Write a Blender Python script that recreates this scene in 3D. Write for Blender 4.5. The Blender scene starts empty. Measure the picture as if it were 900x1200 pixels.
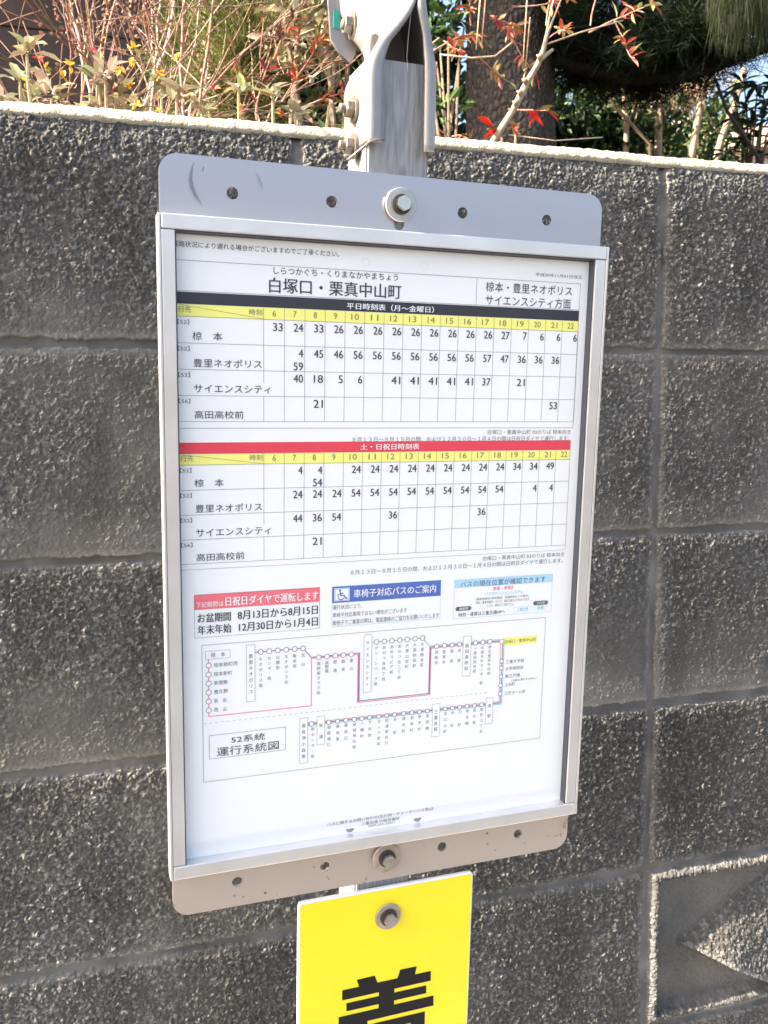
import bpy, bmesh, math, random
import numpy as np
from mathutils import Vector, Matrix

rad = math.radians
scene = bpy.context.scene
C = scene.collection
rng = random.Random(7)

# ------------------------------------------------------------------ camera
YAW, PITCH, ROLL = 0.281787, -0.109284, -0.0085587
CAM = Vector((-0.564316, -0.85194, -0.067776))
FPX = 1026.5                                     # focal length for a 900 px wide frame
cy, sy, cp, sp, cr, sr = (math.cos(YAW), math.sin(YAW), math.cos(PITCH), math.sin(PITCH), math.cos(ROLL), math.sin(ROLL))
fwd = Vector((sy*cp, cy*cp, sp))
r0 = Vector((cy, -sy, 0)); u0_ = r0.cross(fwd)
right = cr*r0 + sr*u0_; up = -sr*r0 + cr*u0_
cam = bpy.data.cameras.new('camera')
cam.sensor_fit = 'HORIZONTAL'; cam.sensor_width = 36.0
cam.lens = FPX/900*36.0
cam.clip_start = 0.02; cam.clip_end = 3000
cam.dof.use_dof = True; cam.dof.focus_distance = 0.66; cam.dof.aperture_fstop = cam.lens/1.2
cam_o = bpy.data.objects.new('camera', cam); C.objects.link(cam_o)
cam_o.matrix_world = Matrix(((right.x, up.x, -fwd.x, CAM.x), (right.y, up.y, -fwd.y, CAM.y), (right.z, up.z, -fwd.z, CAM.z), (0, 0, 0, 1)))
scene.camera = cam_o

def at(px, py, Y):
    """the point at real depth Y (metres behind the wall face) seen at a photo pixel"""
    d = right*((px-450)/FPX) + up*(-(py-600)/FPX) + fwd
    t = (Y-CAM.y)/d.y
    return CAM + d*t

# ------------------------------------------------------------------ light
SUN_E, SUN_A = 40.0, 1.6                         # elevation; degrees in front of the wall plane, coming from the left
w = bpy.data.worlds.new('World'); scene.world = w; w.use_nodes = True
nt = w.node_tree; nt.nodes.clear()
sky = nt.nodes.new('ShaderNodeTexSky'); sky.sky_type = 'NISHITA'; sky.sun_disc = False
sky.sun_elevation = rad(SUN_E); sky.sun_rotation = rad(270-SUN_A)
sky.air_density = 1.0; sky.dust_density = 5.0; sky.ozone_density = 0.4
bg = nt.nodes.new('ShaderNodeBackground'); bg.inputs['Strength'].default_value = 0.11
wo = nt.nodes.new('ShaderNodeOutputWorld')
nt.links.new(sky.outputs[0], bg.inputs[0]); nt.links.new(bg.outputs[0], wo.inputs[0])
sun = bpy.data.lights.new('sun', 'SUN'); sun.energy = 5.0; sun.angle = rad(0.5); sun.color = (1.0, 0.90, 0.74)
sun_o = bpy.data.objects.new('sun', sun); C.objects.link(sun_o)
S = Vector((-math.cos(rad(SUN_E))*math.cos(rad(SUN_A)), -math.cos(rad(SUN_E))*math.sin(rad(SUN_A)), math.sin(rad(SUN_E))))
sun_o.rotation_euler = S.to_track_quat('Z', 'Y').to_euler()
scene.view_settings.view_transform = 'Standard'; scene.view_settings.look = 'None'
scene.view_settings.gamma = 1.0; scene.view_settings.use_curve_mapping = False
scene.view_settings.exposure = 2.2
scene.cycles.max_bounces = 8; scene.cycles.diffuse_bounces = 3; scene.cycles.transparent_max_bounces = 8
scene.cycles.use_denoising = True

# ------------------------------------------------------------------ helpers
def mat(name, color, rough=0.6, metal=0.0, var=None, bump=None, coat=0.0, spec=0.5, attr=None, transl=0.0):
    """Principled material; var=(noise scale, amount) mottles the colour, bump=(scale, strength, distance)"""
    m = bpy.data.materials.new(name); m.use_nodes = True
    n = m.node_tree.nodes; l = m.node_tree.links
    b = n['Principled BSDF']
    b.inputs['Base Color'].default_value = (*color, 1); b.inputs['Roughness'].default_value = rough
    b.inputs['Metallic'].default_value = metal; b.inputs['Coat Weight'].default_value = coat
    b.inputs['Coat Roughness'].default_value = 0.12; b.inputs['Specular IOR Level'].default_value = spec
    tc = n.new('ShaderNodeTexCoord')
    src = None
    if attr:
        a = n.new('ShaderNodeAttribute'); a.attribute_name = attr; src = a.outputs['Color']
    if var:
        no = n.new('ShaderNodeTexNoise'); no.inputs['Scale'].default_value = var[0]; no.inputs['Detail'].default_value = 5
        l.new(tc.outputs['Object'], no.inputs['Vector'])
        mr = n.new('ShaderNodeMapRange'); mr.inputs['From Min'].default_value = 0.25; mr.inputs['From Max'].default_value = 0.75
        mr.inputs['To Min'].default_value = 1-var[1]; mr.inputs['To Max'].default_value = 1+var[1]
        l.new(no.outputs['Fac'], mr.inputs['Value'])
        mx = n.new('ShaderNodeVectorMath'); mx.operation = 'SCALE'
        if src: l.new(src, mx.inputs[0])
        else: mx.inputs[0].default_value = color
        l.new(mr.outputs[0], mx.inputs['Scale']); src = mx.outputs[0]
    if src: l.new(src, b.inputs['Base Color'])
    if bump:
        nb = n.new('ShaderNodeTexNoise'); nb.inputs['Scale'].default_value = bump[0]; nb.inputs['Detail'].default_value = 6
        l.new(tc.outputs['Object'], nb.inputs['Vector'])
        bp = n.new('ShaderNodeBump'); bp.inputs['Strength'].default_value = bump[1]; bp.inputs['Distance'].default_value = bump[2]
        l.new(nb.outputs['Fac'], bp.inputs['Height']); l.new(bp.outputs[0], b.inputs['Normal'])
    if transl:
        tr = n.new('ShaderNodeBsdfTranslucent'); ms = n.new('ShaderNodeMixShader'); ms.inputs[0].default_value = transl
        if src: l.new(src, tr.inputs['Color'])
        else: tr.inputs['Color'].default_value = (*color, 1)
        l.new(b.outputs[0], ms.inputs[1]); l.new(tr.outputs[0], ms.inputs[2])
        l.new(ms.outputs[0], n['Material Output'].inputs['Surface'])
    return m

def mesh_obj(name, verts, faces, m, parent=None, smooth=False, cols=None):
    me = bpy.data.meshes.new(name)
    me.from_pydata([tuple(v) for v in verts], [], faces)
    if cols is not None:
        a = me.attributes.new('col', 'FLOAT_COLOR', 'POINT')
        a.data.foreach_set('color', np.array([(*c, 1.0) for c in cols], dtype=np.float32).ravel())
    me.materials.append(m)
    if smooth: me.polygons.foreach_set('use_smooth', [True]*len(me.polygons))
    o = bpy.data.objects.new(name, me); C.objects.link(o)
    if parent: o.parent = parent
    return o

def tag(o, label=None, cat=None, group=None, kind=None):
    if label: o['label'] = label
    if cat: o['category'] = cat
    if group: o['group'] = group
    if kind: o['kind'] = kind
    return o

def thing(name, label, cat, loc, group=None, rot=None):
    o = bpy.data.objects.new(name, None); C.objects.link(o)
    o.empty_display_size = 0.05
    o.matrix_world = Matrix.LocRotScale(Vector(loc), rot.to_quaternion() if rot else None, None)
    return tag(o, label, cat, group)

class MB:
    """collects simple solids, then links them as one mesh"""
    def __init__(s): s.v = []; s.f = []; s.c = []
    def box(s, x0, x1, y0, y1, z0, z1, bev=0.0):
        bm = bmesh.new(); bmesh.ops.create_cube(bm, size=1.0)
        for v in bm.verts:
            v.co = Vector(((x0+x1)/2+v.co.x*(x1-x0), (y0+y1)/2+v.co.y*(y1-y0), (z0+z1)/2+v.co.z*(z1-z0)))
        if bev: bmesh.ops.bevel(bm, geom=bm.edges[:], offset=bev, segments=2, affect='EDGES', profile=0.5)
        s.bm(bm)
    def bm(s, bm):
        b = len(s.v); bm.verts.index_update()
        s.v += [v.co.copy() for v in bm.verts]; s.f += [[b+v.index for v in f.verts] for f in bm.faces]; bm.free()
    def quad(s, a, b, c, d):
        k = len(s.v); s.v += [a, b, c, d]; s.f.append([k, k+1, k+2, k+3])
    def tube(s, pts, radii, sides=6, col=None, cap=True):
        pts = [Vector(p) for p in pts]; k0 = len(s.v); n = len(pts)
        t = (pts[1]-pts[0]).normalized(); ref = Vector((0, 0, 1)) if abs(t.z) < 0.9 else Vector((1, 0, 0))
        a = t.cross(ref).normalized()
        for i, p in enumerate(pts):
            t = ((pts[min(i+1, n-1)]-pts[max(i-1, 0)])).normalized()
            a = (a-t*a.dot(t)).normalized(); b = t.cross(a)
            r = radii[i] if hasattr(radii, '__len__') else radii
            for q in range(sides):
                an = 2*math.pi*q/sides; s.v.append(p+(a*math.cos(an)+b*math.sin(an))*r)
                if col is not None: s.c.append(tuple(x*rng.uniform(.88, 1.12) for x in col))
        for i in range(n-1):
            for q in range(sides):
                q2 = (q+1) % sides
                s.f.append([k0+i*sides+q, k0+i*sides+q2, k0+(i+1)*sides+q2, k0+(i+1)*sides+q])
        if cap:
            s.f.append([k0+q for q in range(sides)][::-1]); s.f.append([k0+(n-1)*sides+q for q in range(sides)])
    def lathe(s, prof, sides=32, center=(0, 0, 0), axis='y'):
        """prof = (radius, offset) pairs turned about the -Y axis (towards the viewer) or the given axis"""
        k0 = len(s.v); n = len(prof)
        for r, h in prof:
            for q in range(sides):
                an = 2*math.pi*q/sides; a, b = r*math.cos(an), r*math.sin(an)
                v = (a, -h, b) if axis == 'y' else (-h, a, b)
                s.v.append(Vector(center)+Vector(v))
        for i in range(n-1):
            for q in range(sides):
                q2 = (q+1) % sides; s.f.append([k0+i*sides+q, k0+i*sides+q2, k0+(i+1)*sides+q2, k0+(i+1)*sides+q])
        s.f.append([k0+(n-1)*sides+q for q in range(sides)])
    def leaf(s, p, d, nrm, L, W, col, droop=0.15, simple=False):
        d = d.normalized(); sd = d.cross(nrm)
        if sd.length < 1e-4: sd = d.cross(Vector((0.3, 0.5, 0.8)))
        sd.normalize(); nn = sd.cross(d)
        k = len(s.v)
        if simple:
            s.v += [p-sd*W*.15, p+d*L*.5-sd*W*.5, p+d*L-nn*L*droop, p+d*L*.5+sd*W*.5]
            s.f.append([k, k+1, k+2, k+3]); s.c += [col]*4; return
        m1 = p+d*L*.32-nn*L*droop*.05; m2 = p+d*L*.68-nn*L*droop*.4; fold = nn*W*.16
        s.v += [p.copy(), m1-sd*W*.42+fold, m1, m1+sd*W*.42+fold, m2-sd*W*.38+fold, m2, m2+sd*W*.38+fold, p+d*L-nn*L*droop]
        s.f += [[k, k+1, k+2], [k, k+2, k+3], [k+1, k+4, k+5, k+2], [k+2, k+5, k+6, k+3], [k+4, k+7, k+5], [k+5, k+7, k+6]]
        s.c += [col]*8
    def build(s, name, m, parent=None, smooth=False):
        return mesh_obj(name, s.v, s.f, m, parent, smooth, s.c if s.c and len(s.c) == len(s.v) else None)

def rv(a=1.0):
    while True:
        v = Vector((rng.uniform(-1, 1), rng.uniform(-1, 1), rng.uniform(-1, 1)))
        if 0.05 < v.length < 1: return v.normalized()*a

# ------------------------------------------------------------------ materials
def wall_material():
    m = bpy.data.materials.new('rough_faced_concrete'); m.use_nodes = True
    n = m.node_tree.nodes; l = m.node_tree.links; b = n['Principled BSDF']
    b.inputs['Roughness'].default_value = 0.85; b.inputs['Specular IOR Level'].default_value = 0.35
    a = n.new('ShaderNodeAttribute'); a.attribute_name = 'col'
    tc = n.new('ShaderNodeTexCoord')
    no = n.new('ShaderNodeTexNoise'); no.inputs['Scale'].default_value = 6; no.inputs['Detail'].default_value = 8; no.inputs['Roughness'].default_value = .65
    l.new(tc.outputs['Object'], no.inputs['Vector'])
    mr = n.new('ShaderNodeMapRange'); mr.inputs['From Min'].default_value = .3; mr.inputs['From Max'].default_value = .7
    mr.inputs['To Min'].default_value = .66; mr.inputs['To Max'].default_value = 1.3
    l.new(no.outputs['Fac'], mr.inputs['Value'])
    mx = n.new('ShaderNodeVectorMath'); mx.operation = 'SCALE'
    l.new(a.outputs['Color'], mx.inputs[0]); l.new(mr.outputs[0], mx.inputs['Scale']); l.new(mx.outputs[0], b.inputs['Base Color'])
    nb = n.new('ShaderNodeTexNoise'); nb.inputs['Scale'].default_value = 900; nb.inputs['Detail'].default_value = 3
    l.new(tc.outputs['Object'], nb.inputs['Vector'])
    bp = n.new('ShaderNodeBump'); bp.inputs['Strength'].default_value = .6; bp.inputs['Distance'].default_value = .0006
    l.new(nb.outputs['Fac'], bp.inputs['Height']); l.new(bp.outputs[0], b.inputs['Normal'])
    return m
M_wall = wall_material()
M_cap = mat('weathered_cap_mortar', (0.37, 0.335, 0.26), .9, var=(60, .35), bump=(420, .9, .0022))
M_asphalt = mat('asphalt', (0.055, 0.053, 0.05), .9, var=(30, .3), bump=(220, .6, .004))
M_conc = mat('pale_concrete', (0.33, 0.31, 0.28), .9, var=(12, .2), bump=(120, .5, .003))
M_soil = mat('garden_soil', (0.06, 0.042, 0.028), .95, var=(18, .4), bump=(60, .8, .02))
M_alu = mat('satin_aluminium', (0.80, 0.80, 0.82), .34, .85, var=(22, .05))
M_rail = mat('anodised_rail', (0.74, 0.73, 0.73), .32, .65, var=(26, .09), bump=(40, .08, .001))
M_cast = mat('cast_aluminium', (0.31, 0.29, 0.28), .42, .6, var=(28, .22), bump=(180, .12, .001))
M_bolt = mat('stainless_bolt', (0.60, 0.585, 0.56), .24, 1.0, var=(120, .12))
M_washer = mat('dull_washer', (0.45, 0.435, 0.415), .42, .7, var=(90, .2))
M_wash2 = mat('beige_washer', (0.40, 0.345, 0.29), .5, .5, var=(150, .3))
M_shadow_ring = mat('dark_shadow_ring', (.07, .06, .05), .5, .6)
M_dirty = mat('grimy_bolt', (0.24, 0.21, 0.175), .45, .7, var=(200, .4))
M_paper = mat('laminated_paper', (0.83, 0.845, 0.85), .5, coat=.35, var=(16, .018), bump=(9, .25, .003))
M_ink = mat('dark_print', (0.035, 0.037, 0.05), .55)
M_grey = mat('grey_print', (0.16, 0.165, 0.18), .55)
M_hour = mat('hour_print', (0.22, 0.20, 0.10), .55)
M_black = mat('black_band', (0.030, 0.032, 0.042), .5)
M_red = mat('red_print', (0.72, 0.055, 0.085), .5)
M_pink = mat('pink_red_print', (0.80, 0.16, 0.20), .5)
M_blue = mat('blue_print', (0.085, 0.15, 0.47), .5)
M_pale = mat('pale_blue_print', (0.42, 0.66, 0.82), .5)
M_cyan = mat('cyan_print', (0.12, 0.50, 0.68), .5)
M_yel = mat('yellow_print', (0.86, 0.84, 0.22), .5)
M_white = mat('white_print', (0.84, 0.85, 0.87), .5)
M_purple = mat('mauve_print', (0.36, 0.17, 0.40), .5)
M_navy = mat('navy_print', (0.10, 0.13, 0.28), .5)
M_sign = mat('yellow_enamel', (0.90, 0.735, 0.012), .38, coat=.25, var=(14, .04), bump=(12, .2, .002))
M_edge = mat('white_enamel_edge', (0.78, 0.78, 0.80), .45)
M_blackpaint = mat('black_enamel', (0.010, 0.010, 0.011), .55, spec=.2)
M_leaf = mat('leaf', (0.1, 0.2, 0.05), .5, attr='col', spec=.3, transl=.25)
M_needle = mat('needle', (.02, .04, .02), .6, attr='col', spec=.08, transl=.1)
M_bark = mat('twig_bark', (0.3, 0.2, 0.12), .85, attr='col', var=(60, .25), bump=(150, .5, .003))
M_rust = mat('rust_stain', (0.24, 0.12, 0.045), .8, var=(300, .5))

def metal_dirty():
    """plate metal: satin, with faint cloudy marks and a scatter of dirt specks low on the plate"""
    m = mat('plate_metal', (0.50, 0.50, 0.54), .36, .8)
    n = m.node_tree.nodes; l = m.node_tree.links; b = n['Principled BSDF']; tc = n['Texture Coordinate']
    sep = n.new('ShaderNodeSeparateXYZ'); l.new(tc.outputs['Object'], sep.inputs[0])
    low = n.new('ShaderNodeMapRange'); low.inputs['From Min'].default_value = .06; low.inputs['From Max'].default_value = .04
    l.new(sep.outputs['Z'], low.inputs['Value'])
    no = n.new('ShaderNodeTexNoise'); no.inputs['Scale'].default_value = 30; no.inputs['Detail'].default_value = 8; no.inputs['Roughness'].default_value = .7
    l.new(tc.outputs['Object'], no.inputs['Vector'])
    vo = n.new('ShaderNodeTexVoronoi'); vo.inputs['Scale'].default_value = 110; l.new(tc.outputs['Object'], vo.inputs['Vector'])
    sp_ = n.new('ShaderNodeMapRange'); sp_.inputs['From Min'].default_value = .16; sp_.inputs['From Max'].default_value = .06
    l.new(vo.outputs['Distance'], sp_.inputs['Value'])
    gate = n.new('ShaderNodeMapRange'); gate.inputs['From Min'].default_value = .44; gate.inputs['From Max'].default_value = .54
    l.new(no.outputs['Fac'], gate.inputs['Value'])
    mu = n.new('ShaderNodeMath'); mu.operation = 'MULTIPLY'; l.new(sp_.outputs[0], mu.inputs[0]); l.new(gate.outputs[0], mu.inputs[1])
    mu2 = n.new('ShaderNodeMath'); mu2.operation = 'MULTIPLY'; l.new(mu.outputs[0], mu2.inputs[0]); l.new(low.outputs[0], mu2.inputs[1])
    # beige tint on the lower flange: the road's reflection painted in, with some grime
    grime_reflect = n.new('ShaderNodeMath'); grime_reflect.operation = 'MULTIPLY'; grime_reflect.inputs[1].default_value = .75
    l.new(low.outputs[0], grime_reflect.inputs[0])
    m1 = n.new('ShaderNodeMix'); m1.data_type = 'RGBA'
    m1.inputs['A'].default_value = (.47, .465, .51, 1); m1.inputs['B'].default_value = (.51, .415, .325, 1)
    l.new(grime_reflect.outputs[0], m1.inputs['Factor'])
    m2 = n.new('ShaderNodeMix'); m2.data_type = 'RGBA'; m2.inputs['B'].default_value = (.10, .075, .05, 1)
    l.new(mu2.outputs[0], m2.inputs['Factor']); l.new(m1.outputs['Result'], m2.inputs['A'])
    l.new(m2.outputs['Result'], b.inputs['Base Color'])
    me = n.new('ShaderNodeMapRange'); me.inputs['To Min'].default_value = .8; me.inputs['To Max'].default_value = .35
    l.new(low.outputs[0], me.inputs['Value']); l.new(me.outputs[0], b.inputs['Metallic'])
    ro = n.new('ShaderNodeMapRange'); ro.inputs['To Min'].default_value = .28; ro.inputs['To Max'].default_value = .44
    l.new(no.outputs['Fac'], ro.inputs['Value']); l.new(ro.outputs[0], b.inputs['Roughness'])
    return m
M_plate = metal_dirty()

def brushed():
    m = mat('brushed_tube', (0.60, 0.60, 0.60), .5, .35)
    n = m.node_tree.nodes; l = m.node_tree.links; b = n['Principled BSDF']; tc = n['Texture Coordinate']
    mp = n.new('ShaderNodeMapping'); mp.inputs['Scale'].default_value = (420, 420, 40); l.new(tc.outputs['Object'], mp.inputs['Vector'])
    no = n.new('ShaderNodeTexNoise'); no.inputs['Scale'].default_value = 1; no.inputs['Detail'].default_value = 6; l.new(mp.outputs[0], no.inputs['Vector'])
    cr_ = n.new('ShaderNodeMapRange'); cr_.inputs['From Min'].default_value = .3; cr_.inputs['From Max'].default_value = .7
    cr_.inputs['To Min'].default_value = .20; cr_.inputs['To Max'].default_value = .40
    l.new(no.outputs['Fac'], cr_.inputs['Value']); l.new(cr_.outputs[0], b.inputs['Base Color'])
    r2 = n.new('ShaderNodeMapRange'); r2.inputs['To Min'].default_value = .4; r2.inputs['To Max'].default_value = .65
    l.new(no.outputs['Fac'], r2.inputs['Value']); l.new(r2.outputs[0], b.inputs['Roughness'])
    return m
M_tube = brushed()

# ------------------------------------------------------------------ ground and street
STREET = -1.40
def sheet(name, x0, x1, y0, y1, z, m):
    o = mesh_obj(name, [(x0, y0, z), (x1, y0, z), (x1, y1, z), (x0, y1, z)], [[0, 1, 2, 3]], m)
    return tag(o, kind='structure')
sheet('ground', -600, 600, -600, 600, STREET-.02, M_soil)
sheet('road', -80, 80, -7.0, -.55, STREET, M_asphalt)
kb = MB(); kb.box(-80, 80, -.55, 0.02, STREET-.1, STREET+.10, .008); tag(kb.build('pavement', M_conc), kind='structure')
gd = MB(); gd.box(-14, 14, 0.115, 16, STREET-.05, -.02); tag(gd.build('garden_ground', M_soil), kind='structure')
ln = MB(); ln.quad(Vector((-80, -.95, STREET+.004)), Vector((80, -.95, STREET+.004)), Vector((80, -.82, STREET+.004)), Vector((-80, -.82, STREET+.004)))
tag(ln.build('road_edge_line', M_white), kind='structure')

# ------------------------------------------------------------------ block wall (real relief: stones, joints, relief block)
def hash2(ix, iz, seed):
    h = (ix.astype(np.int64)*374761393 + iz.astype(np.int64)*668265263 + seed*982451653) & 0xffffffff
    h = ((h ^ (h >> 13))*1274126177) & 0xffffffff
    h = ((h ^ (h >> 16))*2246822519) & 0xffffffff
    return ((h ^ (h >> 15)) & 0xffffff)/float(0x1000000)
def vnoise(x, z, s, seed):
    x = x/s; z = z/s; ix = np.floor(x).astype(np.int64); iz = np.floor(z).astype(np.int64)
    fx = x-ix; fz = z-iz; fx = fx*fx*(3-2*fx); fz = fz*fz*(3-2*fz)
    a = hash2(ix, iz, seed); b = hash2(ix+1, iz, seed); c = hash2(ix, iz+1, seed); d = hash2(ix+1, iz+1, seed)
    return (a*(1-fx)+b*fx)*(1-fz)+(c*(1-fx)+d*fx)*fz
def stones(x, z, cell, seed):
    """bumps of scattered pebbles: height 0..1 and the id of the stone on top"""
    ix = np.floor(x/cell).astype(np.int64); iz = np.floor(z/cell).astype(np.int64)
    top = np.zeros_like(x); sid = np.full_like(x, .5)
    for dx in (-1, 0, 1):
        for dz in (-1, 0, 1):
            jx, jz = ix+dx, iz+dz
            px = (jx+hash2(jx, jz, seed))*cell; pz = (jz+hash2(jx, jz, seed+1))*cell
            k = hash2(jx, jz, seed+2); r = cell*(.38+.42*k)
            el = .75+.5*hash2(jx, jz, seed+4); an = 3.14*hash2(jx, jz, seed+5)
            ca, sa = np.cos(an), np.sin(an); qx = (x-px); qz = (z-pz)
            d2 = ((qx*ca+qz*sa)*el)**2 + ((-qx*sa+qz*ca)/el)**2
            tilt = 1+((hash2(jx, jz, seed+7)-.5)*qx+(hash2(jx, jz, seed+8)-.5)*qz)/r*1.5      # broken, leaning faces
            h = np.clip(1-d2/(r*r), 0, 1)**.38*(.30+.70*hash2(jx, jz, seed+3))*tilt
            m = h > top; top = np.where(m, h, top); sid = np.where(m, hash2(jx, jz, seed+6), sid)
    return top, sid
def sstep(a, b, x):
    t = np.clip((x-a)/(b-a), 0, 1); return t*t*(3-2*t)

def wall_fn(x, z):
    """outward relief (m) and base colour of the wall face; joints every 0.4 m and 0.2 m"""
    wob = (vnoise(x, z, .012, 3)-.5)*.0028 + (vnoise(x, z, .05, 4)-.5)*.0024 + (vnoise(x, z, .0035, 5)-.5)*.0026
    jx = np.abs((x+.2) % .4-.2)+wob                       # distance to a vertical joint
    jz = np.abs((z+.1) % .2-.1)+wob*.8
    jz = np.where(z > .1, .1, jz)
    bx = np.floor(x/.4); bz = np.floor(z/.2)              # block ids
    b1 = hash2(bx.astype(np.int64), bz.astype(np.int64), 50); b2 = hash2(bx.astype(np.int64), bz.astype(np.int64), 51)
    d = np.minimum(jx, jz)
    hw = .0037 + .0012*(vnoise(x, z, .08, 6)-.5)
    body = sstep(hw, hw+.0015, d)                         # 0 in the joint, 1 on the block face
    rnd = sstep(hw, hw+.013, d)
    w1 = vnoise(x, z, .09, 7); w2 = vnoise(x, z, .03, 8)
    row = np.floor(z/.2)                                  # 0 = top course, -1 ...
    fz = z/.2-row                                         # 0 bottom .. 1 top of the block
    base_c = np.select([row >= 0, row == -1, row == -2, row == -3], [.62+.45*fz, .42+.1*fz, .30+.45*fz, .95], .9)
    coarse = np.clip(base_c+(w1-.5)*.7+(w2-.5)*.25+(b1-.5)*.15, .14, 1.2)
    wx = x+(vnoise(x, z, .0030, 91)-.5)*.0024+(vnoise(x, z, .0018, 93)-.5)*.0016; wz = z+(vnoise(x, z, .0030, 92)-.5)*.0024+(vnoise(x, z, .0018, 94)-.5)*.0016
    s1, id1 = stones(wx, wz, .0029, 10); s2, id2 = stones(wx, wz, .0019, 20); s3, id3 = stones(wx, wz, .0050, 30)
    big = (id3 > .80)
    h = coarse*(.0012*s1+.0006*s2+np.where(big, .0011*s3, 0)) + .0005*s2 + (.25+.75*coarse)*((vnoise(x, z, .0045, 95)-.5)*.0016+(vnoise(x, z, .0019, 96)-.5)*.0010)
    h += (vnoise(x, z, .14, 12)-.5)*.0014+(vnoise(x, z, .02, 13)-.5)*.0008
    h = h*body - .0040*(1-body) - .0012*(1-rnd)
    h -= .008*np.clip((z-.160)/.04, 0, 1)**2
    h += (1-body)*(vnoise(x, z, .006, 15)-.5)*.0012
    tone = np.where(s1 > .25, .062+.12*id1**3, .050+.03*id2)
    tone = np.where(big & (s3 > .3), .06+.16*id3*id1**2, tone)
    smooth_c = .072+.04*vnoise(x, z, .05, 17)+.03*id2*id1
    mixc = np.clip((coarse-.2)/.5, 0, 1)
    tone = tone*mixc+smooth_c*(1-mixc)
    # pale mortar smear at the foot of some blocks
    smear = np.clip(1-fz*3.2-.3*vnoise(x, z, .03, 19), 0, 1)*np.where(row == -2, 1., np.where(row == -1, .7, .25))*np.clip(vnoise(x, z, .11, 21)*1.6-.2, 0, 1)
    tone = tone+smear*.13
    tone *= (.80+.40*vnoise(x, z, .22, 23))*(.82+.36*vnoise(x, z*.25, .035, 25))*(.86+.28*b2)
    tone = tone*body+(.125+.085*vnoise(x, z, .025, 24))*(1-body)
    edge = body*(1-sstep(hw+.003, hw+.009, d)); tone = tone+edge*.05
    warm = vnoise(x, z, .06, 27)
    # the relief block: a bordered recess with a long pyramid
    inr = (x > 0) & (x < .4) & (z < -.6) & (z > -.8)
    lx = np.minimum(x, .4-x); lz = np.minimum(z+.8, -.6-z); dd = np.minimum(lx, lz)+wob*.5
    rec = sstep(.013, .023, dd)
    dia = 1-(np.abs(x-.2)/.152+np.abs(z+.7)/.080)
    half = .080*np.clip(1-np.abs(x-.2)/.152, .02, 1); slope = np.clip((half-(z+.7))/(2*half), 0, 1)   # leaning face: low at its upper edges, high at its lower ones
    rough = .55+.45*np.clip(dia*8, 0, 1)
    hr = rec*(-.0135+np.where(dia > 0, .003+.030*slope*np.clip(half/.032, .3, 1), 0)) + .0045*sstep(.003, .011, dd)
    h2 = (h*np.where(rec > .5, rough, 1.0))+hr
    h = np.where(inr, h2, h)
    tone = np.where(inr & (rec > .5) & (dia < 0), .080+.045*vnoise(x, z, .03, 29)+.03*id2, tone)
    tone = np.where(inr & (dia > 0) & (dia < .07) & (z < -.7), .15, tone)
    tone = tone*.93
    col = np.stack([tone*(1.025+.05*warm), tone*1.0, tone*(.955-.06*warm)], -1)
    return h, np.clip(col, .02, .8)

def wall_patch(name, x0, x1, z0, z1, step, parent, shift=0.0):
    nx = max(2, int(round((x1-x0)/step))+1); nz = max(2, int(round((z1-z0)/step))+1)
    xs = np.linspace(x0, x1, nx); zs = np.linspace(z0, z1, nz)
    X, Z = np.meshgrid(xs, zs); X = X.ravel(); Z = Z.ravel()
    e = 1e-6
    h, col = wall_fn(np.clip(X, x0+e, x1-e), np.clip(Z, z0+e, z1-e))
    co = np.stack([X, -h+shift, Z], -1).astype(np.float32)
    i = np.arange(nx-1); j = np.arange(nz-1); I, J = np.meshgrid(i, j); a = (J*nx+I).ravel()
    quads = np.stack([a, a+1, a+nx+1, a+nx], -1).astype(np.int32)
    me = bpy.data.meshes.new(name); me.vertices.add(len(co)); me.vertices.foreach_set('co', co.ravel())
    me.loops.add(quads.size); me.loops.foreach_set('vertex_index', quads.ravel())
    me.polygons.add(len(quads)); me.polygons.foreach_set('loop_start', np.arange(0, quads.size, 4, dtype=np.int32))
    me.polygons.foreach_set('use_smooth', np.ones(len(quads), dtype=bool))
    me.update(calc_edges=True)
    at_ = me.attributes.new('col', 'FLOAT_COLOR', 'POINT')
    at_.data.foreach_set('color', np.concatenate([col, np.ones((len(col), 1))], 1).astype(np.float32).ravel())
    me.materials.append(M_wall)
    o = bpy.data.objects.new(name, me); C.objects.link(o); o.parent = parent
    return o

wall = thing('block_wall', 'rough dark grey concrete block wall with a pale mortar cap, behind the notice board', 'wall', (0, 0, 0))
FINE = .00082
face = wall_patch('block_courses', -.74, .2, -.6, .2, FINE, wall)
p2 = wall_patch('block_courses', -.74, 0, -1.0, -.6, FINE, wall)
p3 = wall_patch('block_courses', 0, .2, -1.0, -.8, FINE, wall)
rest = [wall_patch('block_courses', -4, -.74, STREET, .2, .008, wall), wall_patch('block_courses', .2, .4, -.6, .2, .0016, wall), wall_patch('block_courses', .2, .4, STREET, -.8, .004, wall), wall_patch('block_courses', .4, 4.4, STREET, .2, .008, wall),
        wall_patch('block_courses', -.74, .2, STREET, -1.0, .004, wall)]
# one mesh for all plain courses
bm = bmesh.new()
for o in [face, p2, p3]+rest: bm.from_mesh(o.data)
sl = bmesh.ops.create_cube(bm, size=1.0)
for v in sl['verts']: v.co = Vector((.2+v.co.x*8.4, .067+v.co.y*.10, (STREET+.199)/2+v.co.z*(.199-STREET)))
for o in [p2, p3]+rest: bpy.data.objects.remove(o)
bm.to_mesh(face.data); bm.free()
rb = wall_patch('relief_block', 0, .4, -.8, -.6, FINE, wall)
tag(rb, label='block with a raised pyramid inside a bordered recess')
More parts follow.
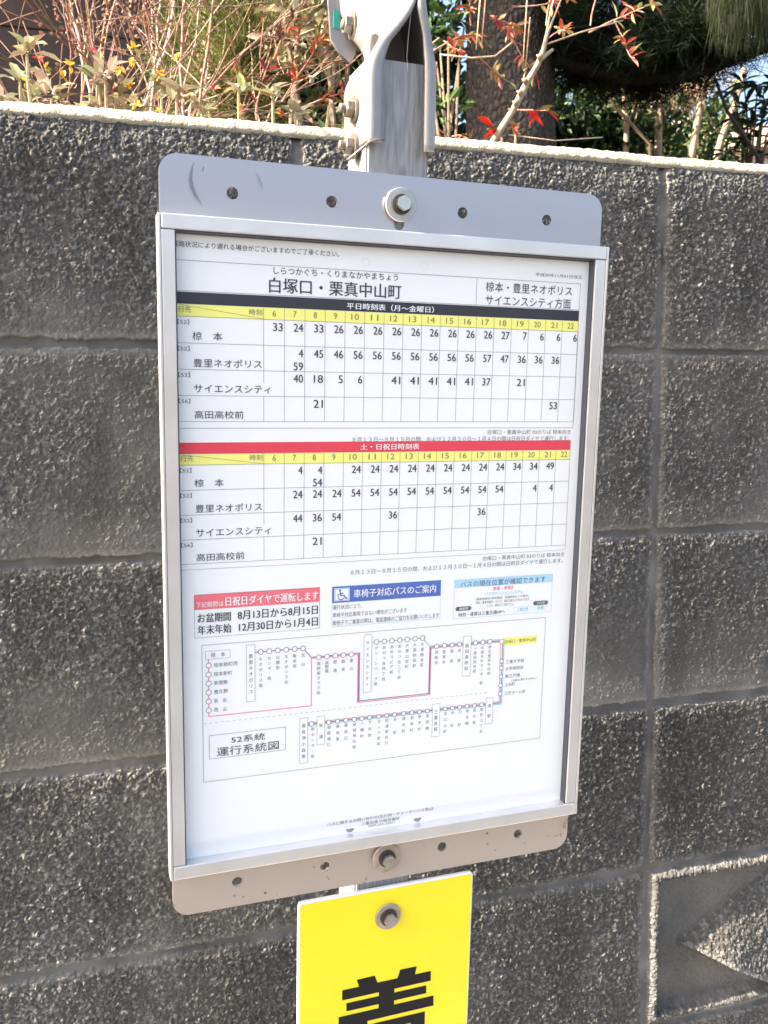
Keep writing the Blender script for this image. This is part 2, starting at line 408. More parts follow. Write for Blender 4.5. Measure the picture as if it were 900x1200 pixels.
# mortar cap: a rounded strip along the top, slightly uneven
cap = MB(); NX = 700
prof = [(.0062, .1965), (.0040, .1985), (.0042, .2010), (.0070, .2055), (.0115, .2095), (.019, .2125), (.06, .2135), (.118, .2095), (.1205, .1975)]
xs = np.concatenate([np.linspace(-4, -.85, 60), np.linspace(-.84, .45, 560), np.linspace(.46, 4.4, 60)])
vv = []; ff = []
for i, x in enumerate(xs):
    for k, (y, z) in enumerate(prof):
        j = (float(vnoise(np.array([x]), np.array([k*.02]), .004, 61)[0])-.5)*.0012+(float(vnoise(np.array([x]), np.array([0.]), .05, 62)[0])-.5)*.0014
        if k in (0, 8): j *= .3
        vv.append((x, y-j, z+j*.8))
n = len(prof)
for i in range(len(xs)-1):
    for k in range(n-1): ff.append([i*n+k, (i+1)*n+k, (i+1)*n+k+1, i*n+k+1])
mesh_obj('mortar_cap', vv, ff, M_cap, wall, True)

# ------------------------------------------------------------------ frame of the notice board: local x = right, -y = towards viewer, z = up
BA = (0.05135856, 0.05386541, 0.01117339); BC = Vector((-0.386453, -0.258316, -0.163099))
BR = Matrix.Rotation(BA[0], 3, 'Z') @ Matrix.Rotation(BA[1], 3, 'X') @ Matrix.Rotation(BA[2], 3, 'Y')
ZB = .256                                                    # the board's lower edge lies this far under its centre
def loc(u, n, v): return BC + BR @ Vector((u, -n, v))
mm = .001

def outline(splines, y_front, y_back, name, m, parent, dz=0.0, bevel=0.0):
    """a flat sheet cut along outlines (holes included): splines are lists of (x, z) in metres"""
    cu = bpy.data.curves.new(name, 'CURVE'); cu.dimensions = '2D'; cu.fill_mode = 'BOTH'
    cu.extrude = abs(y_back-y_front)/2-bevel
    cu.bevel_depth = bevel; cu.bevel_resolution = 1
    for s_ in splines:
        sp2 = cu.splines.new('POLY'); sp2.points.add(len(s_)-1)
        for p_, (a, b) in zip(sp2.points, s_): p_.co = (a, b, 0, 1)
        sp2.use_cyclic_u = True
    to = bpy.data.objects.new('tmp', cu); C.objects.link(to)
    bpy.context.view_layer.update()
    me = bpy.data.meshes.new_from_object(to.evaluated_get(bpy.context.evaluated_depsgraph_get()))
    bpy.data.objects.remove(to); bpy.data.curves.remove(cu)
    me.name = name
    yc = (y_front+y_back)/2
    for v in me.vertices: v.co = Vector((v.co.x, yc-v.co.z, v.co.y+dz))
    me.materials.clear(); me.materials.append(m)
    o = bpy.data.objects.new(name, me); C.objects.link(o); o.parent = parent
    return o
def circle(x, z, r, n=28, a0=0, a1=2*math.pi): return [(x+r*math.cos(a0+(a1-a0)*i/n), z+r*math.sin(a0+(a1-a0)*i/n)) for i in range(n)]
def rrect(x0, x1, z0, z1, r, n=10):
    pts = []
    for cx, cz, a in ((x1-r, z1-r, 0), (x0+r, z1-r, 90), (x0+r, z0+r, 180), (x1-r, z0+r, 270)):
        pts += [(cx+r*math.cos(rad(a+90*i/n)), cz+r*math.sin(rad(a+90*i/n))) for i in range(n+1)]
    return pts
def hexbolt(name, u, v, n0, parent, dz, mw=None, m=None, R=.0112, af=.0046, hh=.0056, ph=0.2):
    """hexagon bolt head with a round washer under it"""
    wm = MB(); wm.lathe([(.003, n0), (R-.0006, n0), (R, n0+.0006), (R, n0+.0014), (R-.0006, n0+.0019), (.0045, n0+.0019)], 40, (u, 0, v+dz))
    b = MB(); pts = [(af*1.1547*math.cos(ph+i*math.pi/3), af*1.1547*math.sin(ph+i*math.pi/3)) for i in range(6)]
    bmh = bmesh.new()
    vs = [bmh.verts.new((u+a, -n0-.0032, v+dz+c)) for a, c in pts]; f = bmh.faces.new(vs)
    ex = bmesh.ops.extrude_face_region(bmh, geom=[f])
    for g in ex['geom']:
        if isinstance(g, bmesh.types.BMVert): g.co.y = -n0-hh-.0030
    bmesh.ops.recalc_face_normals(bmh, faces=bmh.faces[:])
    bmesh.ops.bevel(bmh, geom=bmh.edges[:], offset=.0006, segments=2, affect='EDGES')
    b.bm(bmh)
    bo = b.build(name, m or M_bolt, parent)
    wo_ = wm.build('washer', mw or M_washer, bo)
    dark_ring = MB(); dark_ring.lathe([(.0035, n0+.0019), (.0066, n0+.0019), (.0066, n0+.0034), (.0040, n0+.0034)], 28, (u, 0, v+dz)); dark_ring.build('shadow_ring', M_shadow_ring, bo)  # dark ring standing in for the shadow round the bolt head
    return bo

# ------------------------------------------------------------------ sign post
post_z0 = (STREET+.10-BC.z)/math.cos(BA[1])
post = thing('sign_post', 'square aluminium post with a pinched cast bracket, standing in front of the wall', 'post', loc(0, -.025, post_z0), rot=BR)
PZ = -post_z0
def pz(v): return v*mm+PZ
def pt(u, n, v): return Vector((u*mm, -n*mm-.025, v*mm+PZ))
# tube: a hollow square section, open at the top
tb = MB(); o_, t_ = 22.0, 2.2; cx_, cn_ = -.9, -25.5
bmx = bmesh.new()
def ring(r, z): return [bmx.verts.new(pt(cx_+a*r, cn_+b*r, z)) for a, b in ((-1, -1), (1, -1), (1, 1), (-1, 1))]
vb = post_z0*1000
R1 = ring(o_, vb); R2 = ring(o_, 328); R3 = ring(o_-t_, 328); R4 = ring(o_-t_, 200)
for A_, B_ in ((R1, R2), (R2, R3), (R3, R4)):
    for i in range(4): bmx.faces.new([A_[i], A_[(i+1) % 4], B_[(i+1) % 4], B_[i]])
bmx.faces.new(R4)
bmesh.ops.recalc_face_normals(bmx, faces=bmx.faces[:])
bmesh.ops.bevel(bmx, geom=[e for e in bmx.edges if abs(e.verts[0].co.z-e.verts[1].co.z) > .1], offset=.0016, segments=3, affect='EDGES')
tb.bm(bmx); tb.build('tube', M_tube, post)
# foot plate in the pavement
fp = MB(); fp.box(-.09, .09, -.09, .09, 0, .012, .002); fp.build('foot_plate', M_tube, post)
# cast bracket: a lipped channel round the tube whose section pinches and twists above the tube's end
levels = [  # v, lipL, FL, BL, BR, FR, lipR  (each u, n)
    (274, (-14.8, 4.5), (-25, 4.5), (-26, -50), (25, -50), (23.5, 4.5), (15.0, 4.5)),
    (300, (-14.8, 4.5), (-25, 4.5), (-26.2, -50), (25, -50), (23.5, 4.5), (14.6, 4.5)),
    (318, (-15.2, 4.5), (-25, 4.5), (-26, -50), (25, -50), (23.2, 4.5), (14.4, 4.5)),
    (328, (-13.5, 4.5), (-22.5, 4.5), (-22, -48), (24, -48), (22.4, 4.5), (14.0, 4.5)),
    (337, (-10, 4.0), (-17.5, 3.5), (-13.5, -46), (22, -46), (20.5, 4), (13.2, 4.2)),
    (345, (-4.0, 4.0), (-10.5, 3.0), (-15, -47), (20, -46), (18.8, 4), (12.2, 4.0)),
    (354, (2.2, 4.0), (-3.6, 2.5), (-23.5, -48), (19, -46), (17.0, 4), (9.8, 4.0)),
    (362, (6.0, 4.0), (1.8, 2.5), (-28, -49), (17, -46), (15.0, 4), (8.0, 4.0)),
    (372, (8.6, 4.0), (6.0, 2.5), (-31, -50), (16, -46), (14.0, 4), (9.4, 4.0)),
    (420, (9.0, 4.0), (7.0, 2.5), (-33, -50), (16, -46), (14.0, 4), (9.6, 4.0))]
def lerp_level(v):
    for a, b in zip(levels, levels[1:]):
        if a[0] <= v <= b[0]:
            i = levels.index(a); t = (v-a[0])/(b[0]-a[0])
            p0 = levels[max(i-1, 0)]; p3_ = levels[min(i+2, len(levels)-1)]
            out = []
            for k in range(1, 7):
                q = []
                for c in (0, 1):
                    m1 = (b[k][c]-p0[k][c])/max(b[0]-p0[0], 1e-6)*(b[0]-a[0]); m2 = (p3_[k][c]-a[k][c])/max(p3_[0]-a[0], 1e-6)*(b[0]-a[0])
                    q.append((2*t**3-3*t**2+1)*a[k][c]+(t**3-2*t**2+t)*m1+(-2*t**3+3*t**2)*b[k][c]+(t**3-t**2)*m2)
                out.append(tuple(q))
            return out
    return list(levels[-1][1:])
def section(v, th=3.2, rr=4.5):
    ps = lerp_level(v)
    # round the four corners of the outer line
    line = [Vector((*ps[0], 0))]
    for k in range(1, 5):
        p, a, b = Vector((*ps[k], 0)), Vector((*ps[k-1], 0)), Vector((*ps[k+1], 0))
        r = min(rr, (a-p).length*.5, (b-p).length*.5)
        pa = p+(a-p).normalized()*r; pb = p+(b-p).normalized()*r
        for i in range(6):
            t = i/5; line.append(pa*(1-t)**2+p*2*t*(1-t)+pb*t*t)
    line.append(Vector((*ps[5], 0)))
    out, inn = [], []
    for i, p in enumerate(line):
        t = (line[min(i+1, len(line)-1)]-line[max(i-1, 0)]).normalized()
        nrm = Vector((t.y, -t.x, 0))                 # left of travel points inward for this winding
        c_ = Vector((sum(q[0] for q in ps)/6, sum(q[1] for q in ps)/6, 0))
        out.append(p); inn.append((p, nrm, c_))
    # pick the inward side once, from the back wall
    mid = inn[len(inn)//2]; s_ = 1 if mid[1].dot(mid[2]-mid[0]) > 0 else -1
    return out + [p+nr*s_*th for p, nr, _ in inn][::-1]
vs_, fs_ = [], []
vl = list(np.arange(274, 381, 2.0))+[390, 405, 420]
for v in vl:
    sec = section(v)
    for q in sec:
        dv = 0.0
        if v == 274 and q.x > 0: dv = -2.5
        vs_.append(pt(q.x, q.y, v+dv))
ns = len(vs_)//len(vl)
for i in range(len(vl)-1):
    for k in range(ns):
        k2 = (k+1) % ns; fs_.append([i*ns+k, i*ns+k2, (i+1)*ns+k2, (i+1)*ns+k])
fs_.append(list(range(ns))); fs_.append([(len(vl)-1)*ns+k for k in range(ns)][::-1])
ccap = MB(); ccap.box(-.030, .0145, .0225, .072, PZ+.392, PZ+.396); ccap.build('bracket_lid', M_dirty, post)
br = mesh_obj('bracket', vs_, fs_, M_cast, post, True)
bmx = bmesh.new(); bmx.from_mesh(br.data); bmesh.ops.recalc_face_normals(bmx, faces=bmx.faces[:]); bmx.to_mesh(br.data); bmx.free()
# side bolts on the bracket's left face
def side_bolt(v, n, u0, L=10.5, mtl=None):
    b = MB(); k = MB()
    c = pt(u0, n, v)
    k.lathe([(.002, 0), (.0085, 0), (.0085, .0016), (.004, .0016)], 28, c, 'x')
    pts = [(.0052*1.1547*math.cos(.3+i*math.pi/3), .0052*1.1547*math.sin(.3+i*math.pi/3)) for i in range(6)]
    bmh = bmesh.new(); vsx = [bmh.verts.new(c+Vector((-.0015, a, d))) for a, d in pts]; f = bmh.faces.new(vsx)
    ex = bmesh.ops.extrude_face_region(bmh, geom=[f])
    for g in ex['geom']:
        if isinstance(g, bmesh.types.BMVert): g.co.x -= .0055
    bmesh.ops.recalc_face_normals(bmh, faces=bmh.faces[:]); bmesh.ops.bevel(bmh, geom=bmh.edges[:], offset=.0005, segments=1, affect='EDGES')
    b.bm(bmh); b.lathe([(.0030, .0070), (.0030, L*mm), (.0024, L*mm+.0006)], 16, c, 'x')
    bo = b.build('bolt', mtl or M_dirty, post); k.build('washer', M_dirty, bo)
side_bolt(300, -22, -25.8); side_bolt(276.5, -22, -25.8)
# side plate with a green sticker, clamped to the bracket's upper left
spo = outline([[(a*mm, b*mm+PZ) for a, b in ((-37, 376), (-35, 353), (-28, 344), (-21, 339), (-17, 345), (-17, 420), (-37, 420))]], .0270-.001, .0270+.002, 'side_plate', M_cast, post)
side_bolt(352.5, -22, -27.5, 8)
stk = MB(); stk.box(-.0335, -.0285, .0252, .0259, PZ+.3600, PZ+.372); stk.build('sticker', mat('green_sticker', (.03, .30, .24), .5), post)
tie = MB(); tie.tube([pt(-14, 6, 275.5), pt(-19, 6.8, 275), pt(-24, 6.5, 273.2), pt(-28.5, 5.0, 269.5), pt(-33, 1.5, 265.5), pt(-37, -2, 262.5)], [.0007]*6, 8)
tie.build('wire_tie', M_dirty, post, True)
web = MB(); web.tube([pt(4, 3, 359), pt(3.2, 1, 345), pt(2.6, 0, 330), pt(4, -1, 322)], [.00010]*4, 5); web.build('cobweb_thread', M_white, post)

# ------------------------------------------------------------------ notice board
board = thing('notice_board', 'bus timetable notice board in a silver aluminium frame with round-cornered flanges', 'notice board', loc(0, 0, -ZB), rot=BR)
holes = [(x*mm, z*mm) for z in (235.2, -237.2) for x in (-112.3, -47.3, 46.6, 112.4)]
spl = [rrect(-.1575, .1575, -.256, .256, .0115)]+[circle(x, z, .0038) for x, z in holes]
spl += [rrect(-.0036, .0036, .2205, .2360, .0035), rrect(-.0036, .0036, -.2500, -.2360, .0035)]
outline(spl, .0010-.0002, .0030, 'backing_plate', M_plate, board, ZB)
# rails: channels gripping the plate's sides
rl = MB()
def rail(u0, u1, v0, v1, n0=-4.5, n1=8.0):
    b = MB(); b.box(u0*mm, u1*mm, -n1*mm, -n0*mm, v0*mm+ZB, v1*mm+ZB, .0007); return b
for sg in (-1, 1):
    sr = rail(149.4, 157.7, -212.7, 209.3) if sg > 0 else rail(-157.7, -149.4, -212.7, 209.3)
    lo_, hi_ = sorted((sg*157.95, sg*159.7)); sr.box(lo_*mm, hi_*mm, -.0084, .0045, -.2226+ZB, .2186+ZB, .0004)
    lo_, hi_ = sorted((sg*157.5, sg*158.2)); sr.box(lo_*mm, hi_*mm, -.0060, .0040, -.2124+ZB, .2090+ZB)
    o = sr.build('side_rail', M_rail, board)
rail(-157.6, 157.6, 209.6, 218.6, n1=8.6).build('cross_rail', M_rail, board)
rail(-157.6, 157.6, -222.6, -213.0, n1=8.6).build('cross_rail', M_rail, board)
M_inner_strip = mat('dark_inner_strip', (.05, .055, .075), .5)  # dark strips along the inner sides of the rails
strips = MB()
for u0, u1, v0, v1 in ((-149.5, -148.6, -213.1, 209.7), (148.6, 149.5, -213.1, 209.7), (-148.6, 148.6, 208.6, 209.7)):
    strips.box(u0*mm, u1*mm, -.0066 if v1 > -200 else -.0016, -.0004, v0*mm+ZB, v1*mm+ZB)
strips.build('rail_inner_strip', M_inner_strip, board)
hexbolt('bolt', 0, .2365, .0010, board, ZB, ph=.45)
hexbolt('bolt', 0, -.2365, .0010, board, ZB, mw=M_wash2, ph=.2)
# scuffs on the upper flange (worn rubber marks)
def scuff(pts, wd):
    sc = MB()
    pts = [Vector((a*mm, -.00110, b*mm+ZB)) for a, b in pts]
    for i in range(len(pts)-1):
        t = (pts[i+1]-pts[i]).normalized(); s_ = Vector((-t.z, 0, t.x))
        w0 = wd*mm*math.sin(math.pi*(i+.15)/(len(pts)-.7))*.5; w1 = wd*mm*math.sin(math.pi*min(i+1.15, len(pts)-.72)/(len(pts)-.7))*.5
        sc.quad(pts[i]-s_*w0, pts[i]+s_*w0, pts[i+1]+s_*w1, pts[i+1]-s_*w1)
    sc.build('scuff_mark', M_scuff, board)
M_scuff = mat('scuff', (.10, .10, .12), .6)
n_ = M_scuff.node_tree.nodes; l_ = M_scuff.node_tree.links
tr_ = n_.new('ShaderNodeBsdfTransparent'); mi_ = n_.new('ShaderNodeMixShader'); mi_.inputs[0].default_value = .45
l_.new(tr_.outputs[0], mi_.inputs[1]); l_.new(n_['Principled BSDF'].outputs[0], mi_.inputs[2]); l_.new(mi_.outputs[0], n_['Material Output'].inputs['Surface'])
scuff([(-136.3, 251.5), (-137.6, 247), (-138.6, 241.1), (-137.6, 236.2), (-135.9, 232.5), (-133.8, 229), (-131.2, 225.5)], 2.4)
scuff([(-130.2, 249.6), (-130.9, 247.6), (-131.4, 245.8)], 1.2)
scuff([(-98, 249), (-96, 246), (-94.3, 242), (-93.5, 239)], 1.0)
ru = MB()
for (a, b, r1, r2) in ((153.5, -236, 1.6, 4.2), (155.6, -232.5, 1.0, 2.6), (146, -243.5, 3.0, .7), (139, -242.5, 2.2, .6), (150.5, -243, 1.0, 1.6)):
    k = len(ru.v); N = 14
    for i in range(N):
        q = 1+.35*rng.uniform(-1, 1); ru.v.append(Vector(((a+r1*q*math.cos(6.283*i/N))*mm, -.00112, (b+r2*q*math.sin(6.283*i/N))*mm+ZB)))
    ru.f.append(list(range(k, k+N)))
M_rs = mat('rust_film', (.30, .16, .06), .8)
n_ = M_rs.node_tree.nodes; l_ = M_rs.node_tree.links
tr_ = n_.new('ShaderNodeBsdfTransparent'); mi_ = n_.new('ShaderNodeMixShader'); mi_.inputs[0].default_value = .4
l_.new(tr_.outputs[0], mi_.inputs[1]); l_.new(n_['Principled BSDF'].outputs[0], mi_.inputs[2]); l_.new(mi_.outputs[0], n_['Material Output'].inputs['Surface'])
ru.build('rust_stain', M_rs, board)

# ------------------------------------------------------------------ the printed timetable
sheet_o = MB(); sheet_o.box(-.1485, .1485, -.0002, .0006, -.2129+ZB, .2080+ZB)
paper = sheet_o.build('timetable_sheet', M_paper, board)
L0, L1, L2 = .00030, .00040, .00050               # print layers in front of the paper
class Print:
    def __init__(s): s.b = {}
    def get(s, key, m):
        key = key.split('|')[0]+'|'+m.name
        if key not in s.b: s.b[key] = (MB(), m)
        return s.b[key][0]
PR = Print()
def rect(key, m, u0, u1, v0, v1, lay=L0):
    b = PR.get(key, m); y = -lay
    b.quad(Vector((u0*mm, y, v0*mm+ZB)), Vector((u1*mm, y, v0*mm+ZB)), Vector((u1*mm, y, v1*mm+ZB)), Vector((u0*mm, y, v1*mm+ZB)))
def line(key, m, u0, v0, u1, v1, wd=.28, lay=L1):
    if key == 'route_map_lines' and m is not M_grey: wd *= 1.45
    a, b = Vector((u0, v0)), Vector((u1, v1)); t = (b-a).normalized(); s_ = Vector((-t.y, t.x))*wd/2
    y = -lay; P = [a-s_, b-s_, b+s_, a+s_]
    PR.get(key, m).quad(*[Vector((p.x*mm, y, p.y*mm+ZB)) for p in P])
def frame_(key, m, u0, u1, v0, v1, wd=.28, lay=L1):
    h = wd/2
    line(key, m, u0-h, v0, u1+h, v0, wd, lay); line(key, m, u0-h, v1, u1+h, v1, wd, lay)
    line(key, m, u0, v0+h, u0, v1-h, wd, lay); line(key, m, u1, v0+h, u1, v1-h, wd, lay)
def disc(key, m, u, v, r, lay=L2, n=20):
    b = PR.get(key, m); k = len(b.v)
    b.v += [Vector(((u+r*math.cos(6.28318*i/n))*mm, -lay, (v+r*math.sin(6.28318*i/n))*mm+ZB)) for i in range(n)]; b.f.append(list(range(k, k+n)))
def ringd(key, m, u, v, r, wd, lay=L2, n=20, a0=0, a1=6.28318):
    b = PR.get(key, m); k = len(b.v)
    for i in range(n+1):
        an = a0+(a1-a0)*i/n
        for q in (r-wd/2, r+wd/2): b.v.append(Vector(((u+q*math.cos(an))*mm, -lay, (v+q*math.sin(an))*mm+ZB)))
    for i in range(n): b.f.append([k+2*i, k+2*i+1, k+2*i+3, k+2*i+2])
TEXTS = []                                         # (key, material, string, mode, numbers, layer, boldness)
def fit(key, m, s, u0, u1, v0, v1, lay=L2, bold=0.0): TEXTS.append((key, m, s, 'fit', (u0, u1, v0, v1), lay, bold))
def vert(key, m, s, u, vtop, vbot, em, lay=L2, bold=0.0):
    n = len(s); vtop -= em*.5; vbot += em*.5
    for i, c in enumerate(s):
        if c in ' 　': continue
        v = vtop if n == 1 else vtop+(vbot-vtop)*i/(n-1)
        TEXTS.append((key, m, '｜' if c == 'ー' else c, 'em', (u, v, em), lay, bold))

COLS = [-92.9+13.847*i for i in range(18)]
GR = M_grey
# heading
fit('delay_notice_lettering', M_ink, '道路状況により遅れる場合がございますのでご了承ください。', -150.4, -42.2, 200.2, 203.9)
fit('revision_date_lettering', GR, '平成30年11月01日改正', 104.7, 143.3, 195.7, 198.2)
fit('stop_name_reading', M_ink, 'しらつかぐち・くりまなかやまちょう', -86.3, -.3, 186.9, 191.4)
fit('stop_name_lettering', M_ink, '白塚口・栗真中山町', -89.2, 2.2, 174.9, 184.6, bold=.012)
fit('direction_lettering', M_ink, '椋本・豊里ネオポリス', 65.7, 135.3, 183.2, 190.0)
fit('direction_lettering', M_ink, 'サイエンスシティ方面', 65.9, 134.8, 174.0, 181.0)
K = 'weekday_table_lines'
frame_(K, GR, -148.4, 142.1, 87.0, 192.2, .26)
line(K, GR, -148.4, 173.5, 142.1, 173.5, .26); line(K, GR, 58.6, 173.5, 58.6, 192.2, .26)
def table(kk, top, head, rows, broken, band_m, bname, names, codes, data, right_=142.3):
    lines, nums = kk+'_table_lines', kk+'_table_numerals'
    rect(bname, band_m, -148.1, right_-.3, top-7.4, top)
    rect(kk+'_hour_row', M_yel, -148.1, right_-.3, head, top-7.6)
    line(lines, GR, -147.0, top-7.8, -93.2, head+.3, .2, L2)
    fit(kk+'_heading_lettering', M_grey, '行先', -147.4, -139.3, head+2.4, head+6.3); fit(kk+'_heading_lettering#2', M_grey, '時刻', -102.4, -93.8, head+2.4, head+6.3)
    for v in [head]+rows: line(lines, GR, -148.4, v, right_, v, .24)
    for i, u in enumerate(COLS):
        if i == 17: line(lines, GR, right_, rows[-1], right_, head, .24); continue
        line(lines, GR, u, head, u, top-7.6, .24)
        if i == 0:
            line(lines, GR, u, head, u, rows[1]-8.0 if broken else rows[2], .24); line(lines, GR, u, rows[2], u, rows[3], .24)
        elif i > 0: line(lines, GR, u, rows[-1], u, head, .24)
    for i in range(17):
        s = str(6+i); c = COLS[i]+7.0; hw = 1.15 if len(s) == 1 else 2.7
        fit(kk+'_hour_numerals', M_hour, s, c-hw, c+hw, head+2.0, head+6.0)
    tops = [head]+rows
    for (nm, a, b, dv), cd, t in zip(names, codes, tops):
        fit(kk+'_route_numbers', M_grey, cd, -148.0, -140.6, t-5.0, t-1.9)
        fit(kk+'_destination_lettering', M_ink, nm, a, b, t-16.0-dv+1.2, t-9.6-dv)
    for r, row in enumerate(data):
        for h_, vals in row.items():
            for q, s in enumerate(vals):
                e = COLS[h_-6]+13.847-1.2; t = tops[r]-2.0-q*8.6
                wdt = 6.4 if len(s) == 2 else 2.9
                fit(nums+'#%d' % r, M_ink, s, e-wdt, e, t-5.3, t, bold=.006)
names = [('椋　本', -138.8, -119.7, -.2), ('豊里ネオポリス', -138.4, -94.2, .1), ('サイエンスシティ', -138.3, -88.3, .0), ('高田高校前', -138.2, -106.3, .0)]
codes = ['【52】', '【52】', '【52】', '【56】']
wk = [{6: ['33'], 7: ['24'], 8: ['33'], **{h: ['26'] for h in range(9, 18)}, 18: ['27'], 19: ['7'], 20: ['6'], 21: ['6'], 22: ['6']},
      {7: ['4', '59'], 8: ['45'], 9: ['46'], **{h: ['56'] for h in range(10, 17)}, 17: ['57'], 18: ['47'], 19: ['36'], 20: ['36'], 21: ['36']},
      {7: ['40'], 8: ['18'], 9: ['5'], 10: ['6'], **{h: ['41'] for h in range(12, 17)}, 17: ['37'], 19: ['21']},
      {8: ['21'], 21: ['53']}]
hd = [{7: ['4'], 8: ['4', '54'], **{h: ['24'] for h in range(10, 19)}, 19: ['34'], 20: ['34'], 21: ['49']},
      {7: ['24'], 8: ['24'], 9: ['24'], **{h: ['54'] for h in range(10, 19)}, 20: ['4'], 21: ['4']},
      {7: ['44'], 8: ['36'], 9: ['54'], 12: ['36'], 17: ['36']},
      {8: ['21']}]
table('weekday', 172.9, 157.8, [141.2, 124.6, 108.0, 91.4], True, M_black, 'weekday_band', names, codes, wk)
fit('weekday_band_lettering', M_white, '平日時刻表（月～金曜日）', -36.4, 26.6, 166.7, 171.0, bold=.01)
table('holiday', 77.7, 63.1, [46.6, 30.1, 13.6, -2.8], True, M_red, 'holiday_band', names, codes, hd, 141.0)
line('holiday_table_lines', GR, -148.4, -6.6, 140.4, -6.6, .2); line('holiday_table_lines', GR, -148.3, -6.6, -148.3, 77.7, .24); line('holiday_table_lines', GR, 141, -6.6, 141, 77.7, .2)
fit('holiday_band_lettering', M_white, '土・日祝日時刻表', -25.3, 18.4, 71.9, 76.1, bold=.01)
for v, a, b in ((84.0, 82.2, 85.6), (-9.8, -11.6, -8.2)):
    fit('service_note#%d' % int(v), M_grey, '白塚口・栗真中山町 03のりば 椋本向き', 71.5, 140.3, a, b)
    fit('service_note#%d' % int(v), M_grey, '８月１３日～８月１５日の間、および１２月３０日～１月４日の間は日祝日ダイヤで運行します。', -31.1, 139.4, a-4.9, b-4.7)
# holiday period panel
rect('holiday_panel', M_pink, -140.0, -53.6, -34.4, -24.0)
frame_('holiday_panel', M_grey, -140.0, -53.6, -53.7, -24.0, .2)
fit('holiday_panel_lettering', M_white, '下記期間は', -139.0, -120.6, -32.8, -29.0)
fit('holiday_panel_lettering', M_white, '日祝日ダイヤで運転します', -119.2, -54.6, -32.9, -26.5, bold=.012)
fit('holiday_panel_lettering', M_ink, 'お盆期間', -137.9, -115.8, -43.4, -37.0, bold=.012)
fit('holiday_panel_lettering', M_ink, '8月13日から8月15日', -111.0, -54.9, -43.2, -36.9, bold=.012)
fit('holiday_panel_lettering', M_ink, '年末年始', -137.9, -115.5, -51.6, -45.2, bold=.012)
fit('holiday_panel_lettering', M_ink, '12月30日から1月4日', -110.2, -54.8, -51.6, -45.4, bold=.012)
# wheelchair bus panel
rect('wheelchair_panel', M_blue, -44.5, 38.3, -36.1, -24.3)
frame_('wheelchair_panel', M_cyan, -44.5, 38.3, -53.4, -24.3, .18)
rect('wheelchair_symbol', M_white, -43.0, -31.6, -34.9, -25.5, L1)
frame_('wheelchair_symbol', M_blue, -42.4, -32.2, -34.4, -26.0, .3, L2)
disc('wheelchair_figure', M_blue, -38.8, -27.3, .85); 
for q in ((-38.7, -28.2, -38.3, -31.2), (-38.4, -30.9, -35.6, -30.9), (-35.7, -30.7, -34.4, -33.4), (-34.5, -33.3, -33.1, -32.8), (-38.5, -29.4, -36.2, -29.4)):
    line('wheelchair_figure', M_blue, *q, .85, L2)
ringd('wheelchair_figure', M_blue, -37.9, -31.6, 2.35, .65, L2, 24, rad(120), rad(345))
fit('wheelchair_panel_lettering', M_white, '車椅子対応バスのご案内', -28.6, 34.4, -33.2, -27.2, bold=.008)
fit('wheelchair_panel_lettering', M_grey, '運行状況により、', -44.0, -22.0, -41.0, -37.6)
fit('wheelchair_panel_lettering', M_grey, '車椅子対応車両ではない場合がございます', -44.0, 12.1, -46.8, -43.2)
fit('wheelchair_panel_lettering', M_grey, '車椅子でご乗車の際は、電話連絡のご協力をお願いいたします', -44.0, 37.6, -52.6, -48.8)
# bus location panel (its square codes are left blank)
rect('location_panel', M_pale, 49.2, 131.2, -31.2, -25.0)
frame_('location_panel', M_pale, 49.2, 131.2, -54.6, -25.0, .3)
fit('location_panel_lettering', M_navy, 'バスの現在位置が確認できます', 54.0, 125.2, -30.8, -26.3)
fit('location_panel_lettering', M_red, '鉄道・津地区', 80.9, 98.2, -34.9, -32.0)
fit('location_panel_lettering', M_cyan, 'バスロケーションシステム', 74.4, 106.2, -38.6, -35.9)
fit('location_panel_lettering', M_grey, '（乗車停留所の時刻確認、到着時刻などの案内）', 66.9, 111.0, -41.8, -39.7)
fit('location_panel_lettering', M_grey, '時刻・乗車停留所・のりば・現在位置などがわかります', 67.1, 111.7, -44.6, -42.5)
fit('location_panel_lettering', M_grey, 'パソコン・携帯からご利用ください', 75.9, 99.3, -47.6, -45.4)
fit('location_panel_lettering', M_ink, '時刻・運賃は三重交通HPへ', 53.3, 91.7, -53.4, -50.2)
for a, b, t in ((50.6, 63.6, '携帯用'), (115.4, 128.4, 'スマホ用')):
    for uu in (a+1.6, b-1.6): disc('location_panel_button#%d' % a, M_grey, uu, -47.2, 1.6, L1)
    rect('location_panel_button#%d' % a, M_grey, a+1.6, b-1.6, -48.8, -45.6, L1)
    fit('location_panel_lettering', M_white, t, a+3.0, b-3.0, -48.2, -46.3, L2)
frame_('location_panel', M_pale, 99.0, 113.8, -52.9, -49.2, .2); fit('location_panel_lettering', M_cyan, '三重交通', 102, 111, -52.3, -49.9)
frame_('location_panel', M_pale, 116.6, 127.4, -52.9, -49.2, .2); fit('location_panel_lettering', M_cyan, '検索', 119, 125, -52.3, -49.9)
